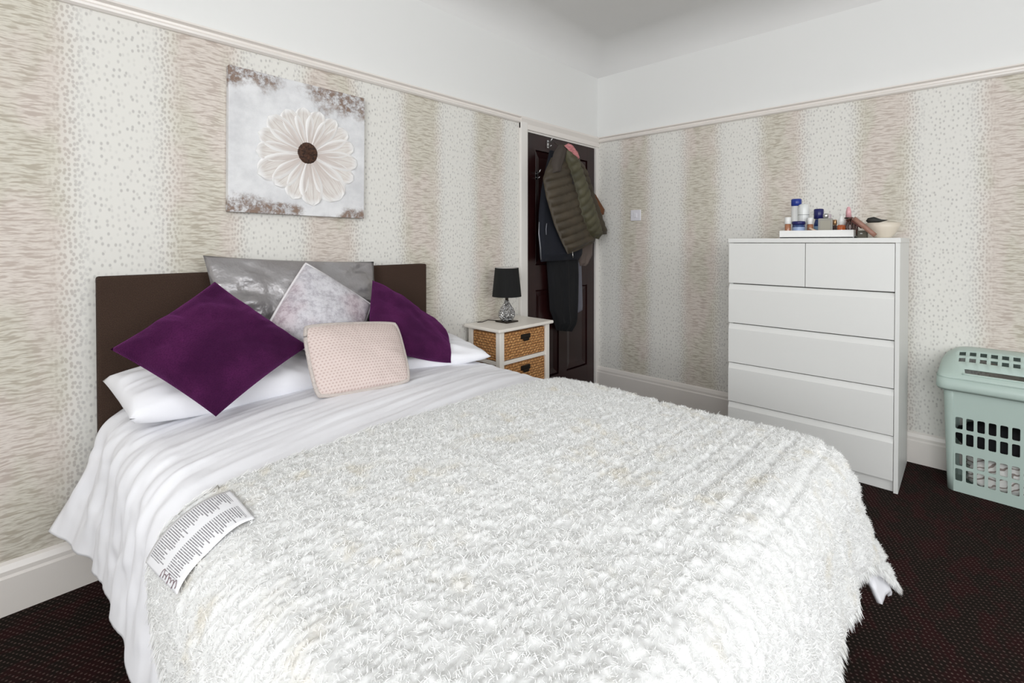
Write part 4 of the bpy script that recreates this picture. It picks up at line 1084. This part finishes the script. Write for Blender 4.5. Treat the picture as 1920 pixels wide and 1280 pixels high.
# ------------------------------------------------------------------ clothes on the door
def resample(poly, n):
    p = np.array(poly, float); d = np.r_[0, np.cumsum(np.linalg.norm(np.diff(p, axis=0), axis=1))]
    t = np.linspace(0, d[-1], n); return np.stack([np.interp(t, d, p[:, i]) for i in range(p.shape[1])], -1)
def slab(name, left, right, yb, depth, mat, parent, nr=60, nc=30, relief=None, power=0.5, top_taper=0.15):
    """hanging cloth: left and right outline (x, z) from top to bottom, back at yb, front bulging by depth"""
    Lp = resample(left, nr); Rp = resample(right, nr)
    s = np.linspace(0, 1, nc)[None, :]; t = np.linspace(0, 1, nr)[:, None]
    X = Lp[:, :1] * (1 - s) + Rp[:, :1] * s; Z = Lp[:, 1:] * (1 - s) + Rp[:, 1:] * s
    prof = (np.maximum(1 - (2 * s - 1) ** 2, 0) ** power) * (0.35 + 0.65 * sstep(t, 0, top_taper)) * (1 - 0.6 * sstep(t, 0.93, 1.0))
    d = depth * prof
    if relief is not None: d = d + relief(X, Z, s, t) * np.minimum(1, prof * 3)
    F_ = np.stack([X, yb - d, Z], -1); K_ = np.stack([X, np.full_like(X, yb), Z], -1)
    n = nr * nc; vs = np.concatenate([F_.reshape(-1, 3), K_.reshape(-1, 3)])
    i = np.arange(n).reshape(nr, nc)
    fs = [tuple(f) for f in grid_faces(nr, nc)] + [tuple(f[::-1] + n) for f in grid_faces(nr, nc)]
    for a in range(nr - 1):
        fs.append((i[a, 0], i[a, 0] + n, i[a + 1, 0] + n, i[a + 1, 0])); fs.append((i[a, -1], i[a + 1, -1], i[a + 1, -1] + n, i[a, -1] + n))
    for b in range(nc - 1):
        fs.append((i[0, b], i[0, b + 1], i[0, b + 1] + n, i[0, b] + n)); fs.append((i[-1, b], i[-1, b] + n, i[-1, b + 1] + n, i[-1, b + 1]))
    return mesh(name, vs, fs, mat, parent, True)
def folds(k, amp, ph=0.0):
    return lambda X, Z, s, t: amp * (np.sin(s * k + ph + 1.5 * fbm(t * 2 + ph, s * 2)) + 0.5 * np.sin(s * k * 1.9 + ph)) * (0.4 + 0.6 * t)
def quilt(angle, pitch, amp):
    ca, sa = math.cos(angle), math.sin(angle)
    return lambda X, Z, s, t: amp * (np.abs(np.sin((Z * ca - X * sa) * PI / pitch)) ** 0.5 - 0.6) + 0.010 * fbm(X * 9, Z * 9, 2)
olive = simple('olive_quilted_nylon', (74, 64, 49), 0.6, vary=0.35, vscale=9, bump=0.1, bscale=60)
olive2 = simple('olive_green_nylon', (84, 80, 58), 0.6, vary=0.35, vscale=12, bump=0.1, bscale=60)
olive_lin = simple('grey_brown_lining', (66, 58, 52), 0.8)
navy = simple('navy_cloth', (20, 23, 34), 0.9, vary=0.2, vscale=6)
blackc = simple('black_wool', (15, 16, 20), 0.95, vary=0.2, vscale=8)
# dark long garment at the back
g1 = tag(slab('long_dark_trousers', [(-0.70, 1.55), (-0.690, 1.09), (-0.668, 0.88), (-0.650, 0.70), (-0.625, 0.66), (-0.575, 0.545)], [(-0.33, 1.55), (-0.318, 1.08), (-0.312, 0.95), (-0.318, 0.74), (-0.335, 0.60), (-0.385, 0.510)], -0.022, 0.050, blackc, None, relief=folds(16, 0.007), power=0.4), 'long black garment hanging lowest on the door', 'clothing', 'clothes hanging on the door')
g2 = tag(slab('navy_coat', [(-0.72, 1.87), (-0.770, 1.72), (-0.812, 1.58), (-0.838, 1.40), (-0.842, 1.26), (-0.830, 1.13), (-0.815, 1.070)], [(-0.52, 1.87), (-0.44, 1.70), (-0.40, 1.50), (-0.35, 1.30), (-0.335, 1.18), (-0.34, 1.11), (-0.36, 1.075)], -0.076, 0.050, navy, None, relief=folds(12, 0.006, 2.0), power=0.35), 'navy blue coat hanging behind the olive quilted jacket', 'coat', 'clothes hanging on the door')
def wp(p): return tuple(p)
tube('zip', [(-0.842, -0.085, 1.35), (-0.850, -0.088, 1.27), (-0.835, -0.090, 1.17), (-0.826, -0.088, 1.085)], 0.004, simple('silver_zip', (150, 152, 158), 0.4, metal=0.6), g2, 6)
tube('drawstring', [(-0.800, -0.118, 1.34), (-0.812, -0.122, 1.30), (-0.806, -0.120, 1.26)], 0.003, simple('pale_cord_navy', (130, 132, 140), 0.6), g2, 6)
g3 = tag(slab('taupe_garment', [(-0.31, 1.40), (-0.30, 1.20), (-0.295, 1.08), (-0.28, 1.02)], [(-0.10, 1.40), (-0.100, 1.20), (-0.104, 1.10), (-0.185, 1.015)], -0.016, 0.030, simple('taupe_knit', (104, 92, 86), 0.95, bump=0.3, bscale=150), None, relief=folds(11, 0.006), power=0.4), 'taupe knitted garment under the olive jacket by the door edge', 'clothing', 'clothes hanging on the door')
g4 = tag(slab('grey_scarf', [(-0.305, 1.10), (-0.300, 0.95), (-0.292, 0.80), (-0.288, 0.645)], [(-0.245, 1.10), (-0.238, 0.97), (-0.228, 0.80), (-0.222, 0.66)], -0.010, 0.012, simple('grey_cloth', (112, 112, 122), 0.9), None, nr=30, nc=10), 'narrow grey strip of cloth hanging beside the long black garment', 'scarf', 'clothes hanging on the door')
g5 = tag(slab('pink_towel', [(-0.740, 1.880), (-0.700, 1.862), (-0.650, 1.832), (-0.620, 1.805)], [(-0.690, 1.905), (-0.650, 1.890), (-0.600, 1.850), (-0.572, 1.806)], -0.225, 0.028, simple('pink_terry', (214, 140, 142), 0.95, vary=0.3, vscale=70, bump=0.5, bscale=150), None, nr=24, nc=10), 'pink patterned cloth showing at the top of the hung clothes', 'clothing', 'clothes hanging on the door')
g6 = tag(slab('brown_bag', [(-0.262, 1.610), (-0.255, 1.52), (-0.225, 1.455), (-0.17, 1.418)], [(-0.215, 1.612), (-0.110, 1.545), (-0.028, 1.480), (-0.060, 1.418)], -0.045, 0.085, simple('rust_brown_suede', (118, 72, 40), 0.85, vary=0.35, vscale=12), None, nr=30, nc=14, power=0.4), 'rust brown suede bag sticking out behind the olive jacket', 'bag', 'clothes hanging on the door')
tube('strap', [(-0.24, -0.09, 1.60), (-0.34, -0.085, 1.72), (-0.44, -0.06, 1.86)], 0.010, simple('dark_brown_strap', (70, 42, 28), 0.7), g6, 8)
g7 = tag(slab('brown_scarf', [(-0.500, 1.905), (-0.485, 1.87), (-0.470, 1.81)], [(-0.440, 1.908), (-0.415, 1.85), (-0.385, 1.79)], -0.10, 0.035, simple('brown_wool', (104, 70, 54), 0.95, bump=0.4, bscale=150), None, nr=20, nc=10), 'bit of brown wool cloth beside the pink cloth on the door', 'clothing', 'clothes hanging on the door')
# olive quilted jacket
oj = thing('quilted_jacket', (-0.55, -0.16, 1.12), 'olive green quilted puffer jacket hanging in front on the door', 'jacket', 'clothes hanging on the door')
def loc_(o): 
    o.location = (0.55, 0.16, -1.12); return o
b1 = loc_(slab('jacket_back', [(-0.53, 1.86), (-0.44, 1.72), (-0.36, 1.56), (-0.30, 1.40), (-0.25, 1.26)], [(-0.44, 1.83), (-0.345, 1.70), (-0.235, 1.53), (-0.130, 1.37), (-0.065, 1.275)], -0.135, 0.045, olive, oj, relief=quilt(0.35, 0.062, 0.010), nc=24))
b2 = loc_(slab('jacket_body', [(-0.79, 1.80), (-0.845, 1.715), (-0.880, 1.645), (-0.845, 1.52), (-0.755, 1.33), (-0.676, 1.215), (-0.602, 1.122)], [(-0.62, 1.82), (-0.55, 1.70), (-0.45, 1.56), (-0.36, 1.42), (-0.27, 1.33), (-0.235, 1.27), (-0.262, 1.212)], -0.150, 0.060, olive, oj, nr=90, nc=40, relief=quilt(0.30, 0.060, 0.017)))
loc_(slab('jacket_shadow_strip', [(-0.675, 1.745), (-0.612, 1.60), (-0.545, 1.47), (-0.490, 1.37)], [(-0.585, 1.745), (-0.520, 1.60), (-0.470, 1.47), (-0.445, 1.37)], -0.178, 0.032, simple('painted_jacket_shadow', (38, 33, 29), 0.9), oj, nr=30, nc=12))  # dark strip added as painted shadow between jacket body and sleeve
b3 = loc_(slab('jacket_hood', [(-0.73, 1.895), (-0.785, 1.835), (-0.815, 1.76), (-0.828, 1.68)], [(-0.665, 1.895), (-0.66, 1.835), (-0.70, 1.76), (-0.735, 1.69)], -0.17, 0.050, olive_lin, oj, nr=30, nc=16, relief=folds(7, 0.008)))
b4 = loc_(slab('jacket_sleeve', [(-0.715, 1.895), (-0.690, 1.80), (-0.615, 1.66), (-0.56, 1.53), (-0.50, 1.39), (-0.43, 1.29), (-0.365, 1.245)], [(-0.62, 1.875), (-0.545, 1.78), (-0.46, 1.65), (-0.375, 1.51), (-0.29, 1.37), (-0.245, 1.29), (-0.27, 1.23)], -0.195, 0.055, olive2, oj, nr=80, nc=24, relief=quilt(0.80, 0.058, 0.015)))
tube('zip_pull', [(-0.602 + 0.55, -0.195 + 0.16, 1.140 - 1.12), (-0.604 + 0.55, -0.200 + 0.16, 1.095 - 1.12)], 0.004, M['chrome'], oj, 6)
tube('hanging_loop', [(-0.70 + 0.55, -0.16 + 0.16, 1.885 - 1.12), (-0.69 + 0.55, -0.10 + 0.16, 1.925 - 1.12), (-0.67 + 0.55, -0.16 + 0.16, 1.885 - 1.12)], 0.004, olive_lin, oj, 6)
# coat hooks
def hook(x, z, label):
    h = thing('coat_hook', (x, 0.004, z), label, 'hook', 'coat hooks on the door')
    bbox('hook_plate', (-0.010, -0.004, -0.030), (0.010, 0, 0.030), M['chrome'], h, 0.002)
    tube('hook_arm', [(0, -0.004, 0.012), (0, -0.030, 0.020), (0, -0.045, 0.040)], 0.005, M['chrome'], h, 8)
    tube('hook_arm', [(0, -0.004, -0.012), (0, -0.025, -0.022), (0, -0.036, -0.010)], 0.004, M['chrome'], h, 8)
hook(-0.645, 1.935, 'chrome coat hook at the top of the door')
hook(-0.775, 1.690, 'chrome coat hook left of the olive jacket')
